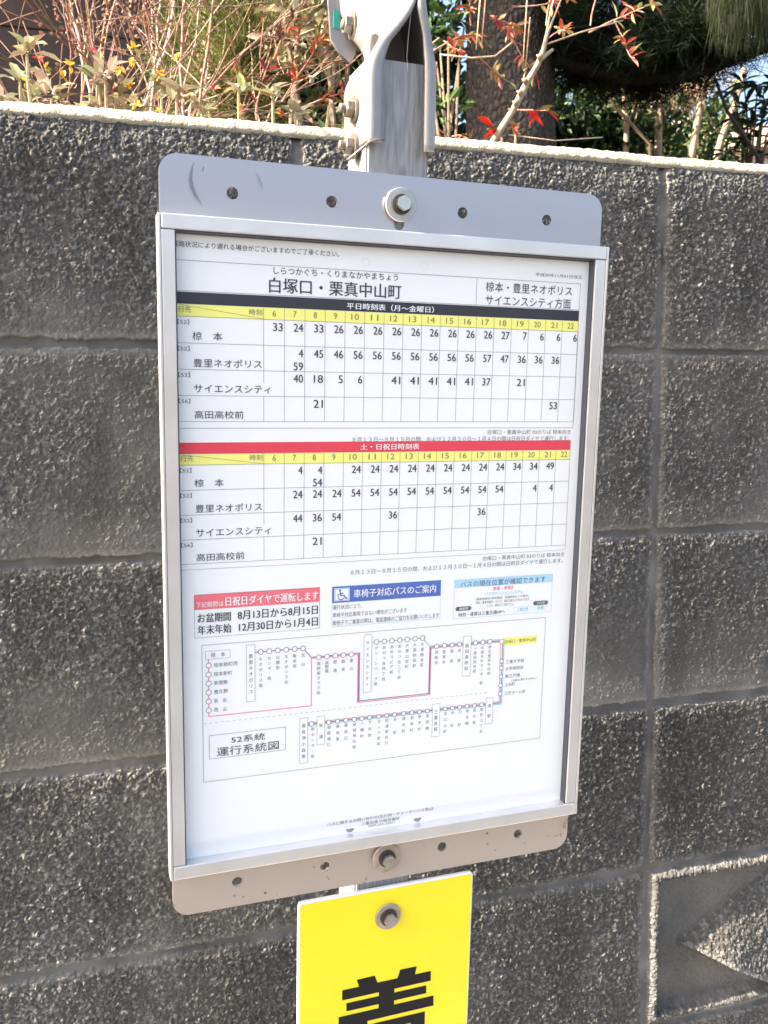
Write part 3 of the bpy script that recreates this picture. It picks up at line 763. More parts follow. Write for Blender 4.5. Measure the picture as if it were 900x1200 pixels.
# route map
RM, RL = 'route_map_lines', 'route_map_lettering'
P_ = [(-135.2, -58.7), (127.0, -64.4), (126.9, -158.5), (-135.7, -156.5)]
frame_(RM, M_grey, -135.4, 127.0, -157.5, -59.2, .26)
for i in range(54): 
    a = -135.2+i*4.0
    if a < 79: line(RM, M_grey, a, -114.9, a+2.3, -114.9, .2)
frame_(RM, M_grey, -131.2, -77.7, -141.0, -124.0, .26)
fit(RL, M_ink, '52系統', -116.1, -92.4, -131.4, -126.4); fit(RL, M_ink, '運行系統図', -126.2, -82.6, -139.9, -133.4)
frame_(RM, M_grey, -133.1, -116.4, -69.4, -63.7, .2); fit(RL, M_grey, '椋　本', -129.4, -119.8, -68.2, -64.9)
R_, N_ = M_pink, M_navy
line(RM, R_, -131.1, -69.5, -131.3, -110.1, .35); line(RM, R_, -131.3, -110.1, -59.0, -110.3, .35); line(RM, R_, -59.0, -110.3, -59.2, -75.2, .35)
line(RM, R_, -59.2, -75.3, -24.6, -75.3, .35); line(RM, R_, -24.6, -75.3, -24.6, -111.6, .4); line(RM, R_, -24.6, -111.6, 32.3, -111.6, .4)
line(RM, R_, 32.0, -111.6, 32.0, -75.4, .35); line(RM, R_, 32.0, -75.6, 90.0, -75.6, .35); line(RM, R_, 89.2, -75.6, 89.8, -123.2, .3); line(RM, R_, 89.8, -123.3, -61.6, -122.9, .3)
line(RM, N_, -99.4, -67.2, -65.3, -67.2, .35); line(RM, N_, -65.3, -67.2, -59.3, -74.3, .35); line(RM, N_, -59.3, -74.4, -23.6, -74.4, .35)
line(RM, N_, -23.6, -74.2, -23.4, -110.6, .35); line(RM, M_purple, -24.0, -75, -24.0, -111.0, .3); line(RM, N_, -23.6, -110.5, 31.0, -110.5, .35); line(RM, N_, 31.0, -110.5, 31.0, -74.6, .35)
line(RM, M_purple, 31.5, -74.6, 31.5, -111, .3); line(RM, N_, 31.0, -74.7, 91.0, -74.7, .35); line(RM, N_, 91.0, -74.6, 91.0, -124.4, .35)
line(RM, M_grey, -14.5, -67.2, 25.0, -67.3, .3); line(RM, M_grey, 25.0, -67.3, 30.4, -73.6, .3); line(RM, M_cyan, 30.4, -73.7, 92.0, -73.7, .3)
line(RM, M_cyan, 92.0, -73.6, 92.1, -125.6, .3); line(RM, N_, 91.0, -124.4, -61.6, -123.9, .4); line(RM, M_cyan, 92.0, -125.5, -61.6, -124.9, .3)
def box_v(s, u0, u1, v0, v1, em=3.0):
    k_ = 'stop_name_box#%d' % int(u0*10+v1*7)
    rect(k_, M_paper, u0, u1, v0, v1, L1+.00005); frame_(k_, M_grey, u0, u1, v0, v1, .2, L2)
def stops(pts, col_m=M_navy, r=1.75):
    for u, v in pts: k_ = 'stop_mark#%d_%d' % (u*10, v*10); disc(k_, M_white, u, v, r, L2); ringd(k_, col_m, u, v, r, .38, L2+.0001)
lst = [('椋本新町西', -111.4), ('椋本新町', -115.0), ('新屋敷', -118.2), ('豊久野', -118.1), ('新　出', -119.3), ('西　山', -119.3)]
for i, (s, e) in enumerate(lst):
    v = -73.7-i*6.38; stops([(-131.1-.04*i, v)], M_grey); fit(RL, M_grey, s, -127.6, e, v-1.6, v+1.5)
box_v('', -105.2, -99.4, -102.4, -61.6); vert(RL, M_ink, '豊里ネオポリス', -102.2, -68.0, -97.0, 3.3)
for i, (s, e) in enumerate((('ネオポリス南', 91.7), ('センター前', 87.0), ('公園前', 79.8), ('ネオポリス北', 91.0), ('教会前', 79.8), ('北　山', 79.0))):
    u = -95.4+6.02*i; stops([(u, -67.2)]); vert(RL, M_grey, s, u, -70.8, -e-1.2, 2.9)
for i, (s, e) in enumerate((('高野尾クラブ前', 101.5), ('高野尾', 86.0), ('原　道', 86.0), ('鎮　里', 86.0), ('東　山', 85.6))):
    u = -53.9+6.05*i; stops([(u, -74.8)], M_purple); vert(RL, M_grey, s, u, -78.0, -e-1, 2.9)
box_v('', -20.3, -14.5, -104.4, -61.3); vert(RL, M_ink, 'サイエンスシティ', -17.5, -66.0, -100.0, 2.9)
for i, (s, e) in enumerate((('グリーンパーク前', 99.8), ('あのつ台四丁目', 96.8), ('あのつピア前', 92.0), ('あのつ台二丁目', 96.8), ('大里山室町', 89.0), ('大里野田町', 89.0), ('大里睦合町', 89.0))):
    u = -10.9+5.97*i; stops([(u, -67.2)], M_grey); vert(RL, M_grey, s, u, -70.4, -e-.4, 2.9)
for i, s in enumerate(('西睦合', '豊里台', '窪　田', '志　登')):
    u = 36.4+6.15*i; stops([(u, -74.5)], M_grey); vert(RL, M_grey, s, u, -77.8, -88.4, 2.9)
box_v('', 57.9, 64.4, -99.9, -68.7); vert(RL, M_ink, '高田高校前', 61.1, -74.5, -95.5, 3.4)
for i, (s, e) in enumerate((('一身田団地前', 98.0), ('北部市民センター前', 108.0), ('津北整形外科前', 101.0))):
    u = 67.9+6.05*i; stops([(u, -74.5)], M_grey); vert(RL, M_grey, s, u, -77.4, -e, 2.8)
rect('route_map_highlight', M_yel, 91.4, 120.2, -78.9, -72.6, L0); stops([(89.9, -75.2)], mat('ochre_print', (.55, .5, .12), .5), 1.7)
fit(RL, M_hour, '白塚口・栗真中山町', 92.8, 119.6, -77.2, -74.4)
for v, s, e in ((-91.9, '三重大学前', 109.9), (-97.4, '大学病院前', 109.6), (-103.4, '新江戸橋', 106.8), (-110.2, '上浜町', 102.9), (-117.0, '三交ホーム前', 112.2)):
    stops([(90.5, v+1.0 if v > -100 else v)], M_grey, 1.6); fit(RL, M_grey, s, 94.1, e, v-1.5, v+1.4)
fit(RL, M_grey, '（沿線工事のため休止）', 99.8, 121.5, -108.3, -106.4)
box_v('', -67.4, -61.6, -152.8, -118.8); vert(RL, M_ink, '香良洲小森南', -64.5, -123.0, -149.2, 3.2)
stops([(-58.7, -123.9)], M_grey); vert(RL, M_grey, '新センター前', -57.8, -126.4, -149.8, 2.8)
box_v('', -54.7, -49.0, -140.3, -118.9); vert(RL, M_ink, '米津', -51.8, -124.2, -136.0, 3.2)
low = [(-46.1, '御殿場口', 142.6), (-39.5, '藤枝東', 139.2), (-33.3, '藤枝口', 139.2), (-26.9, '結城神社前', 146.8), (-21.1, '八幡町', 139.2), (-15.1, '下弁財', 139.2), (-8.1, 'ヱンマ堂前', 146.6),
       (-1.9, '阿漕駅前口', 146.8), (4.3, '半　田', 139.4), (11.4, '橋内町', 139.2), (17.9, '岩田町', 139.2), (24.0, '伊予町', 139.2), (30.3, '岩田橋', 139.2),
       (44.9, '京口立町', 143.6), (50.7, '中　町', 139.6), (56.7, '万　町', 139.6), (62.9, '塔世橋', 139.2), (69.0, '県庁前', 139.2), (75.1, '栄町三丁目', 147.2)]
for u, s, e in low: stops([(u, -124.1)], M_grey, 1.6); vert(RL, M_grey, s, u+.3, -126.6, -e, 2.8)
box_v('', 34.6, 40.5, -145.2, -119.4); vert(RL, M_ink, '三重会館', 37.5, -124.0, -141.0, 3.2)
box_v('', 78.7, 84.6, -140.1, -119.4); vert(RL, M_ink, '津駅', 81.7, -124.2, -135.6, 3.2)
# foot of the sheet
fit('foot_lettering', M_grey, 'バスに関するお問い合わせ(忘れ物・チャーターバス等)は', -46.5, 38.0, -205.0, -201.8)
fit('foot_lettering', M_grey, '三重交通 中勢営業所', -20.2, 10.3, -208.2, -205.6); fit('foot_lettering', M_grey, '(059-233-3501)', -14.5, 6.5, -210.8, -208.7)
for u in (-28.8, 24.9):
    b = PR.get('thumb_notch#%d' % u, mat('notch_grey', (.27, .28, .30), .6)); k = len(b.v)
    b.v += [Vector(((u+3.2*math.cos(math.pi+math.pi*i/16))*mm, -L0, (-209.2+3.0*math.sin(math.pi+math.pi*i/16))*mm+ZB)) for i in range(17)]; b.f.append(list(range(k, k+17)))
for u in (-23.8, 18.7): ringd('pin_ring#%d' % u, mat('faint_grey', (.70, .72, .74), .5), u, 197.8, 2.6, .35, L0, 28)

# all lettering: built-in font, turned into flat meshes
tmp = []
for (key, m, s, mode, num, lay, bold) in TEXTS:
    cu = bpy.data.curves.new('t', 'FONT'); cu.body = s; cu.size = 1.0; cu.resolution_u = 3; cu.fill_mode = 'FRONT'
    o = bpy.data.objects.new('t', cu); C.objects.link(o); tmp.append(o)
bpy.context.view_layer.update()
dg = bpy.context.evaluated_depsgraph_get()
for o, (key, m, s, mode, num, lay, bold) in zip(tmp, TEXTS):
    me = bpy.data.meshes.new_from_object(o.evaluated_get(dg))
    nv = len(me.vertices)
    if nv:
        co = np.empty(nv*3, dtype=np.float32); me.vertices.foreach_get('co', co); co = co.reshape(-1, 3)
        mn, mxx = co.min(0), co.max(0)
        if mode == 'fit':
            a, b, c, d = num
            X = a+(co[:, 0]-mn[0])/max(mxx[0]-mn[0], 1e-6)*(b-a); Z = c+(co[:, 1]-mn[1])/max(mxx[1]-mn[1], 1e-6)*(d-c)
        else:
            u, v, em = num; mid = (mn+mxx)/2
            X = u+(co[:, 0]-mid[0])*em; Z = v+(co[:, 1]-mid[1])*em
        bk = PR.get(key, m); k = len(bk.v)
        fs_ = [list(p.vertices) for p in me.polygons]
        for q, sh_ in enumerate((0.0,) if not bold else (-bold*9, bold*9)):          # a heavier cut: the strokes doubled a hair apart
            k = len(bk.v); bk.v += [Vector(((x+sh_)*mm, -lay-q*.00001, z*mm+ZB)) for x, z in zip(X, Z)]
            bk.f += [[k+i for i in f] for f in fs_]
    bpy.data.meshes.remove(me)
for o in tmp:
    cu = o.data; bpy.data.objects.remove(o); bpy.data.curves.remove(cu)
# merge buckets that share a name into one sub-part with several materials
groups = {}
for kk, (b, m) in PR.b.items(): groups.setdefault(kk.split('|')[0], []).append((b, m))
for nm, lst_ in groups.items():
    vs, fs, mi = [], [], []
    for i, (b, m) in enumerate(lst_):
        k = len(vs); vs += b.v; fs += [[k+q for q in f] for f in b.f]; mi += [i]*len(b.f)
    o = mesh_obj(nm.split('#')[0], vs, fs, lst_[0][1], paper)
    for b, m in lst_[1:]: o.data.materials.append(m)
    o.data.polygons.foreach_set('material_index', mi)

# ------------------------------------------------------------------ yellow sign under the board
YB = -.565
ysign = thing('yellow_sign', 'bright yellow enamelled sign with one heavy black character, bolted below the notice board', 'sign', loc(.0025, -.001, YB), rot=BR)
ZY = -YB-.0
def yo(o):                                            # sign meshes are drawn in board coordinates, then hung on the sign's own base
    for v in o.data.vertices: v.co.x -= .0025; v.co.y -= .001
    return o
yo(outline([rrect(-.0676, .0722, YB, -.2618, .0026, 6)], -.0018, .0016, 'panel', M_edge, ysign, ZY, .0006))
yo(outline([rrect(-.0668, .0716, YB+.0008, -.2628, .0022, 6)], -.0021, -.0019, 'yellow_face', M_sign, ysign, ZY))
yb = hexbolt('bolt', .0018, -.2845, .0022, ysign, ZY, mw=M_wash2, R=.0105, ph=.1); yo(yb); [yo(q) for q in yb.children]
def poly(pts): return [(a*mm, b*mm) for a, b in pts]
V0 = -339.5
ch = []
ch.append(poly([(-33.7, -339.5), (-20.2, -339.5), (-22.2, -333.3), (-7.8, -333.0), (-5.4, -339.5), (11.0, -339.5), (13.2, -332.6), (26.8, -332.8), (25.5, -339.5), (39.0, -339.5), (39.1, -347.9),
                (8.6, -347.9), (8.6, -351.3), (35.4, -351.3), (35.5, -358.0), (8.6, -358.0), (8.6, -361.7), (41.9, -361.7), (42.1, -370.4), (-13.0, -370.4), (-13.0, -374.0), (35.0, -374.0),
                (35.0, -420), (-24.5, -420), (-24.5, -386), (-33, -398), (-41, -392), (-33, -381), (-27.5, -370.4), (-36.2, -370.4), (-36.2, -361.7), (-4.0, -361.7), (-4.0, -358.0), (-30.1, -358.0), (-30.2, -351.3), (-4.0, -351.3), (-4.0, -347.9), (-33.6, -347.9)]))
for a, b in ((-381, -386.5), (-393, -398.5), (-405, -410.5)): ch.append(poly([(-13, a), (23, a), (23, b), (-13, b)]))
yo(outline(ch, -.0024, -.0022, 'black_character', M_blackpaint, ysign, ZY))

# ------------------------------------------------------------------ garden behind the wall
def grow(mb, p, d, length, r, depth, col, step=.05, wander=.25, kids=2, spread=.7, tips=None, rmin=.0012, upb=.05):
    """one twig that wanders, with side twigs; collects its tips"""
    n = max(3, int(length/step)); pts = [p.copy()]; rr = [r]; d = d.normalized()
    for i in range(n):
        d = (d+rv(wander)*rng.uniform(.3, 1)+Vector((0, 0, upb))).normalized()
        p = p+d*(length/n); pts.append(p.copy()); rr.append(max(rmin, r*(1-.55*(i+1)/n)))
        if depth > 0 and i > 0 and rng.random() < kids/n:
            dd = (d+rv(spread)).normalized()
            grow(mb, p.copy(), dd, length*rng.uniform(.35, .65), rr[-1]*.65, depth-1, col, step, wander, kids, spread, tips, rmin, upb)
    mb.tube(pts, rr, 6, col, cap=False)
    if tips is not None: tips.append((pts[-1], d))
def vary(c, a=.2): 
    k = rng.uniform(1-a, 1+a); return tuple(max(.004, x*k*rng.uniform(1-a*.4, 1+a*.4)) for x in c)
def leaves(mb, center, radii, n, L, W, cols, up_bias=.3, simple=False, shell=.0, droop=.15):
    for _ in range(n):
        v = rv(1)*(rng.random()**.4 if not shell else rng.uniform(shell, 1))
        p = center+Vector((v.x*radii[0], v.y*radii[1], v.z*radii[2]))
        d = (v+rv(.8)+Vector((0, 0, up_bias))); k = rng.uniform(.65, 1.3)
        mb.leaf(p, d, rv(1)+Vector((0, 0, .7)), L*k, W*k, vary(rng.choice(cols), .25), droop, simple)

TAN = (.32, .185, .125); PALE = [(.42, .36, .25), (.30, .31, .18), (.48, .37, .28), (.24, .20, .13)]; REDS = [(.55, .03, .03), (.45, .05, .05), (.60, .14, .06)]
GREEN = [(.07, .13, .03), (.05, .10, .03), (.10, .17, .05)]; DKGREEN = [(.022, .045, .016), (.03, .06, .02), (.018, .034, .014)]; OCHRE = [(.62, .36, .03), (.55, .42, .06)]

# dried shrubs on the left
rng.seed(11)
def dry_shrub(label, xs_, Y0, Y1, nstem, heads, lean=.85):
    base = at(sum(xs_)/2, 128, (Y0+Y1)/2); root = thing('dried_shrub', label, 'shrub', (base.x, base.y, -.02), 'bare dried shrubs behind the wall')
    b = MB(); h = MB()
    for i in range(nstem):
        p = at(rng.uniform(*xs_), 150, rng.uniform(Y0, Y1)); p.z = min(p.z, .15)
        d = Vector((rng.uniform(-lean, lean), rng.uniform(-.2, .2), 1)); tips = []
        grow(b, p, d, rng.uniform(.5, .95), *rng.choice(((.0018, 2, vary((.26, .14, .09), .3)), (.0015, 2, vary((.33, .19, .125), .3)), (.0024, 2, vary(TAN, .25)), (.0017, 2, vary((.24, .12, .085), .3)), (.0034, 2, vary((.36, .245, .17), .25)), (.0048, 2, vary((.44, .34, .24), .2)))), 0.04, .30, 4.6, 1.1, tips, .0008)
        if rng.random() < heads:
            for tp, td in tips:
                if tp.y < .22 or tp.z < .28 or abs(tp.x-base.x) > .22: continue
                for _ in range(26):
                    q = tp+rv(.05)*rng.random()**.5
                    h.leaf(q, rv(1), rv(1), .0075, .006, vary((.24, .125, .085), .35))
    for v in b.v: v -= Vector((base.x, base.y, -.02))
    for v in h.v: v -= Vector((base.x, base.y, -.02))
    b.build('branches', M_bark, root, True)
    if h.v: h.build('dried_flower_heads', M_leaf, root)
dry_shrub('bare tan-twigged shrub at the far left above the wall', (-60, 70), .40, .9, 11, 0)
dry_shrub('bare shrub with crossing pale stems left of the thick-stemmed one', (60, 150), .35, .8, 8, 0)
dry_shrub('thick-stemmed bare shrub hung with brown dried flower heads', (150, 225), .40, .85, 11, .9, .35)

# low leafy plants along the top of the wall
def low_plant(label, px, py, Y, n, L, cols, accents, na):
    c = at(px, py, Y); root = thing('low_plant', label, 'plant', (c.x, c.y, -.02), 'low leafy plants along the wall top')
    b = MB(); st = MB(); o0 = Vector((c.x, c.y, -.02))
    for q in range(max(4, n//9)):
        hd_ = c+Vector((rng.uniform(-.085, .085), rng.uniform(-.05, .07), rng.uniform(-.05, .03)))
        st.tube([Vector((hd_.x*.6+c.x*.4, hd_.y, -.02)), hd_-Vector((0, 0, .03)), hd_], [.0025, .002, .0015], 5, vary((.35, .26, .16)), cap=False)
        for i in range(9):
            a = i*2.4+rng.uniform(-.4, .4); d = Vector((math.cos(a), math.sin(a), rng.uniform(.2, 1.1)))
            b.leaf(hd_+rv(.006), d, Vector((0, 0, 1)), L*rng.uniform(.4, .95), L*.33, vary(rng.choice(cols), .3), .25)
    for _ in range(na):
        p = c+Vector((rng.uniform(-.10, .10), rng.uniform(-.06, .02), rng.uniform(-.045, .05)))
        for i in range(5):
            b.leaf(p, rv(1), Vector((0, -.6, .8)), .0085, .0065, vary(rng.choice(accents), .15), .1)
    for v in b.v: v -= o0
    for v in st.v: v -= o0
    b.build('foliage', M_leaf, root); st.build('stem', M_bark, root)
AC = OCHRE+REDS[:1]
low_plant('pale leafy plant with a red bud at the far left of the wall top', 20, 112, .24, 50, .034, PALE, REDS, 4)
low_plant('cream-leaved plant with yellow spots, second from the left on the wall top', 88, 116, .22, 60, .040, PALE, OCHRE, 7)
low_plant('cream-leaved rosette with orange and yellow buds in front of the crossing stems', 122, 118, .24, 60, .044, PALE, OCHRE, 8)
low_plant('blush-leaved plant with pink buds below the dried flower heads', 192, 126, .24, 46, .030, [(.52, .40, .34), (.45, .36, .28)], REDS+[(.7, .10, .20)], 5)
low_plant('mixed pink and yellow leafed plant just right of the dried shrubs', 236, 124, .24, 55, .030, PALE+[(.35, .33, .18)], OCHRE+REDS, 7)
low_plant('grey-green plant with an orange bud midway to the post', 300, 128, .25, 55, .032, [(.34, .36, .20), (.48, .44, .34)], [(.75, .35, .03)], 3)
low_plant('dark-shaded green plant with pale leaf tips beside the post', 368, 140, .27, 45, .030, [(.12, .17, .07), (.30, .32, .20)], PALE, 2)
low_plant('low green and rusty plant between the post and the tree trunk', 530, 160, .30, 30, .026, [(.16, .15, .06), (.25, .14, .06)], REDS, 1)

# soft conifer and pale leafed bush in the middle
def conifer(label, px, py, Y, rad_, n, cols, L=.05):
    c = at(px, py, Y); root = thing('conifer_bush', label, 'bush', (c.x, c.y, -.02)); o0 = Vector((c.x, c.y, -.02))
    b = MB(); s_ = MB(); s_.tube([Vector((c.x, c.y, -.02)), c, c+Vector((0, 0, rad_[2]*.8))], [.02, .012, .004], 8, (.12, .08, .05))
    for _ in range(n):
        v = rv(1)*rng.random()**.45; p = c+Vector((v.x*rad_[0], v.y*rad_[1], v.z*rad_[2])); base_d = (v+Vector((0, 0, .5))+rv(.4)).normalized(); cc = rng.choice(cols)
        for _ in range(14): b.leaf(p+rv(.012), base_d+rv(.6), rv(1), L*rng.uniform(.6, 1.2), .0034, vary(cc, .25), .05, True)
    for v in b.v: v -= o0
    for v in s_.v: v -= o0
    s_.build('trunk', M_bark, root); b.build('needles', M_leaf, root)
conifer('soft yellow-green conifer bush between the dried shrubs and the post', 288, 60, .95, (.10, .12, .20), 360, [(.20, .22, .07), (.27, .27, .10), (.13, .16, .05)])
conifer('small dark green conifer behind the dried shrubs', 235, 72, 1.2, (.10, .12, .12), 160, [(.14, .19, .03), (.08, .12, .03)])
def bush(name, label, px, py, Y, radii, n, L, W, cols, cat='bush', stemcol=(.25, .18, .12), nst=5, group=None, simple=False):
    c = at(px, py, Y); root = thing(name, label, cat, (c.x, c.y, -.02), group); o0 = Vector((c.x, c.y, -.02))
    b = MB(); s_ = MB()
    for _ in range(nst):
        e = c+Vector((rng.uniform(-.7, .7)*radii[0], rng.uniform(-.5, .5)*radii[1], rng.uniform(.2, .8)*radii[2]))
        m_ = (Vector((c.x, c.y, -.02))+e)/2+rv(.05); s_.tube([Vector((c.x, c.y, -.02)), m_, e], [.009, .006, .003], 6, vary(stemcol), cap=False)
    for _ in range(max(3, n//40)):                       # clumps, so that gaps stay between them
        v = rv(1)*rng.random()**.4; q = c+Vector((v.x*radii[0], v.y*radii[1], v.z*radii[2]))
        leaves(b, q, (L*2.2, L*2.2, L*1.6), 40, L, W, cols, .2, simple)
    for v in b.v: v -= o0
    for v in s_.v: v -= o0
    s_.build('stem', M_bark, root); b.build('foliage', M_leaf, root)
    return root
bush('leafy_bush', 'bush of small pale rounded leaves left of the bracket', 372, 36, .75, (.12, .10, .07), 420, .030, .014, [(.34, .30, .18), (.42, .36, .24), (.16, .16, .07)])
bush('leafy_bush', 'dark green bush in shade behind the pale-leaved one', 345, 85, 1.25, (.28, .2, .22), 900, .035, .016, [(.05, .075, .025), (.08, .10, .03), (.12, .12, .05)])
bush('leafy_bush', 'green bush seen between the post and the tree trunk', 522, 110, 1.6, (.08, .2, .22), 420, .035, .017, GREEN+DKGREEN)

# sacred-bamboo sprays: red-leaved twigs
def spray(root_, b, s_, p, d, L, nl, cols, ll=.030):
    pts = [p.copy()]; n = 7
    for i in range(n):
        d = (d+rv(.16)+Vector((0, 0, -.01))).normalized(); p = p+d*(L/n); pts.append(p.copy())
    s_.tube(pts, [.0014*(1-.5*i/n) for i in range(n+1)], 5, vary((.40, .20, .14)), cap=False)
    for i in range(nl):
        t = rng.uniform(.35, 1.0)*n; k = min(int(t), n-1); q = pts[k].lerp(pts[k+1], t-k)
        b.leaf(q, d*.6+rv(.8), Vector((0, 0, 1))+rv(.5), ll*rng.uniform(.7, 1.25), ll*.34, vary(rng.choice(cols), .2), .15)
def red_shrub(label, sprays, cols, base_px, Y, ll=.030):
    c = at(base_px[0], base_px[1], Y); o0 = Vector((c.x, c.y, -.02)); root = thing('red_leaved_shrub', label, 'shrub', o0, 'red-leaved twigs')
    b = MB(); s_ = MB()
    for (x0, y0, x1, y1, nl) in sprays:
        a = at(x0, y0, Y+rng.uniform(-.04, .06)); e = at(x1, y1, Y+rng.uniform(-.05, .05)); spray(root, b, s_, a, (e-a), (e-a).length, int(nl*2.1), cols, ll)
    s_.tube([o0, at(sprays[0][0], sprays[0][1], Y)], [.003, .002], 6, (.3, .18, .12), cap=False)
    for v in b.v: v -= o0
    for v in s_.v: v -= o0
    s_.build('stem', M_bark, root); b.build('foliage', M_leaf, root)
MIXR = [(.42, .05, .05), (.30, .10, .06), (.45, .20, .06), (.24, .22, .06), (.10, .05, .03), (.16, .17, .06)]
red_shrub('red-tinged shrub with dark berries close to the left of the post', [(300, 132, 352, 84, 7), (330, 120, 385, 62, 10), (345, 130, 402, 96, 9), (350, 88, 404, 46, 10), (320, 70, 372, 56, 7), (268, 40, 330, 28, 6)], MIXR+[(.16, .03, .03)], (345, 135), .45, .022)
red_shrub('red and pink leaf sprays hanging in front of the tree trunk', [(500, 66, 560, 62, 6), (520, 48, 572, 10, 7), (560, 66, 590, 12, 6), (572, 20, 620, 4, 9), (600, 26, 690, 8, 10), (640, 30, 760, 6, 12), (690, 38, 790, 0, 10), (590, 28, 660, 4, 7), (650, 32, 722, 8, 8), (692, 30, 770, 2, 8), (720, 24, 800, -6, 7), (600, 8, 680, -4, 7), (556, 4, 640, 16, 7), (515, 44, 560, 30, 6), (552, 30, 530, 55, 6)], [(.45, .05, .05), (.38, .08, .06), (.50, .30, .10), (.50, .20, .16), (.25, .26, .08), (.40, .35, .18)], (560, 165), .50, .023)
red_shrub('single scarlet leaf cluster low beside the bent branch', [(588, 160, 632, 140, 3), (596, 128, 640, 148, 4)], [(.62, .03, .02), (.20, .18, .06)], (600, 165), .42, .030)
red_shrub('brownish-red low sprig at the foot of the tree trunk', [(512, 150, 560, 122, 8), (508, 165, 560, 140, 7), (530, 160, 570, 152, 5)], [(.30, .10, .06), (.22, .13, .06)], (520, 168), .55, .024)

# the bent pale branch in front of the trunk
c0 = at(574, 172, .38); o0 = Vector((c0.x, c0.y, -.02)); bent = thing('bent_branch', 'bare pale bent branch rising in front of the dark tree trunk', 'branch', o0)
b = MB(); Yb = .38
b.tube([o0, at(574, 172, Yb), at(588, 150, Yb), at(602, 128, Yb), at(612, 108, Yb), at(618, 96, Yb), at(630, 76, Yb), at(637, 58, Yb), at(641, 40, Yb), at(650, 18, Yb), at(662, -12, Yb)],
       [.006, .0055, .0052, .0048, .0052, .0045, .0042, .0036, .0028, .0014, .0012], 10, (.34, .27, .19))
b.tube([at(632, 72, Yb), at(640, 64, Yb), at(648, 58, Yb)], [.0032, .0030, .0022], 8, (.34, .27, .19)); b.tube([at(640, 42, Yb), at(646, 10, Yb), at(652, -12, Yb)], [.002, .0012, .001], 6, (.5, .42, .32))
b.tube([at(600, 50, Yb+.03), at(580, 66, Yb+.03), at(552, 68, Yb+.03), at(516, 64, Yb+.03)], [.0013]*4, 6, (.5, .38, .26)); b.tube([at(640, 52, Yb), at(680, 38, Yb), at(730, 24, Yb)], [.0014, .0012, .001], 6, (.42, .30, .22))
for (x, y0, y1) in ((558, -6, 58), (564, -6, 56), (613, -6, 72), (616, 20, 78)): b.tube([at(x+5, y0, Yb+.02), at(x, y1, Yb+.02)], [.0011, .0009], 5, (.55, .36, .22))
for (x, y) in ((609, 110), (615, 96), (604, 122), (632, 68)): b.tube([at(x-2, y, Yb-.004), at(x+3, y-3, Yb-.008)], [.0052, .0030], 7, (.30, .24, .17))
b.tube([at(596, 158, Yb), at(650, 165, Yb+.02), at(706, 161, Yb+.05)], [.0009]*3, 5, (.5, .4, .3))
for v in b.v: v -= o0
b.build('twig', M_bark, bent, True)

# big tree: bark trunk, crown overhead (mostly above the picture) that shades the right-hand garden
def bark_mat():
    m = mat('trunk_bark', (.13, .10, .085), .95)
    n = m.node_tree.nodes; l = m.node_tree.links; b_ = n['Principled BSDF']; tc = n['Texture Coordinate']
    mp = n.new('ShaderNodeMapping'); mp.inputs['Scale'].default_value = (1, 1, .62); l.new(tc.outputs['Object'], mp.inputs['Vector'])
    vo = n.new('ShaderNodeTexVoronoi'); vo.feature = 'DISTANCE_TO_EDGE'; vo.inputs['Scale'].default_value = 50; l.new(mp.outputs[0], vo.inputs['Vector'])
    no = n.new('ShaderNodeTexNoise'); no.inputs['Scale'].default_value = 40; no.inputs['Detail'].default_value = 8; l.new(tc.outputs['Object'], no.inputs['Vector'])
    ad = n.new('ShaderNodeMath'); ad.operation = 'MULTIPLY_ADD'; ad.inputs[1].default_value = .35; l.new(no.outputs['Fac'], ad.inputs[0]); l.new(vo.outputs['Distance'], ad.inputs[2])
    bp = n.new('ShaderNodeBump'); bp.inputs['Distance'].default_value = .035; l.new(ad.outputs[0], bp.inputs['Height']); l.new(bp.outputs[0], b_.inputs['Normal'])
    rp = n.new('ShaderNodeMapRange'); rp.inputs['From Max'].default_value = .5; rp.inputs['To Min'].default_value = .022; rp.inputs['To Max'].default_value = .10; l.new(ad.outputs[0], rp.inputs['Value'])
    cb = n.new('ShaderNodeCombineColor'); 
    for i, k in enumerate((1.1, .92, .80)):
        mu = n.new('ShaderNodeMath'); mu.operation = 'MULTIPLY'; mu.inputs[1].default_value = k; l.new(rp.outputs[0], mu.inputs[0]); l.new(mu.outputs[0], cb.inputs[i])
    l.new(cb.outputs[0], b_.inputs['Base Color'])
    return m
YT = 2.3; tl, tr2 = at(531, 100, YT), at(640, 100, YT); tc_ = (tl+tr2)/2; RT = (tr2-tl).length/2*.98
tree = thing('pine_tree', 'big dark pine with a thick bark trunk and black-green boughs to its right', 'tree', (tc_.x, tc_.y, -.02)); o0 = Vector((tc_.x, tc_.y, -.02))
b = MB(); NS = 48; zz = np.linspace(-.05, 3.4, 90)
for z in zz:
    for q in range(NS):
        a = 6.28318*q/NS; nn = float(vnoise(np.array([a*RT*1.0]), np.array([z*.45]), .035, 71)[0])-.5
        r = RT*(1.18-.30*min(max(z, 0), 1.2)/1.2+.03*math.sin(3*a+1))*(1-.12*max(z-1.2, 0)/2.2)+nn*.022
        b.v.append(Vector((r*math.cos(a)+.04*math.sin(z*1.3), r*math.sin(a), z)))
for i in range(len(zz)-1):
    for q in range(NS): b.f.append([i*NS+q, i*NS+(q+1) % NS, (i+1)*NS+(q+1) % NS, (i+1)*NS+q])
trunk = b.build('trunk', bark_mat(), tree, True)
lim = MB(); ned = MB()
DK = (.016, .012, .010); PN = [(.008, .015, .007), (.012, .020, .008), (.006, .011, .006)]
def tuft(p, d, n, L, cols, W=.0030):
    cc = rng.choice(cols)
    for _ in range(n): ned.leaf(p+rv(.015), d+rv(.85), rv(1), L*rng.uniform(.7, 1.15), W, vary(cc, .3), .04, True)
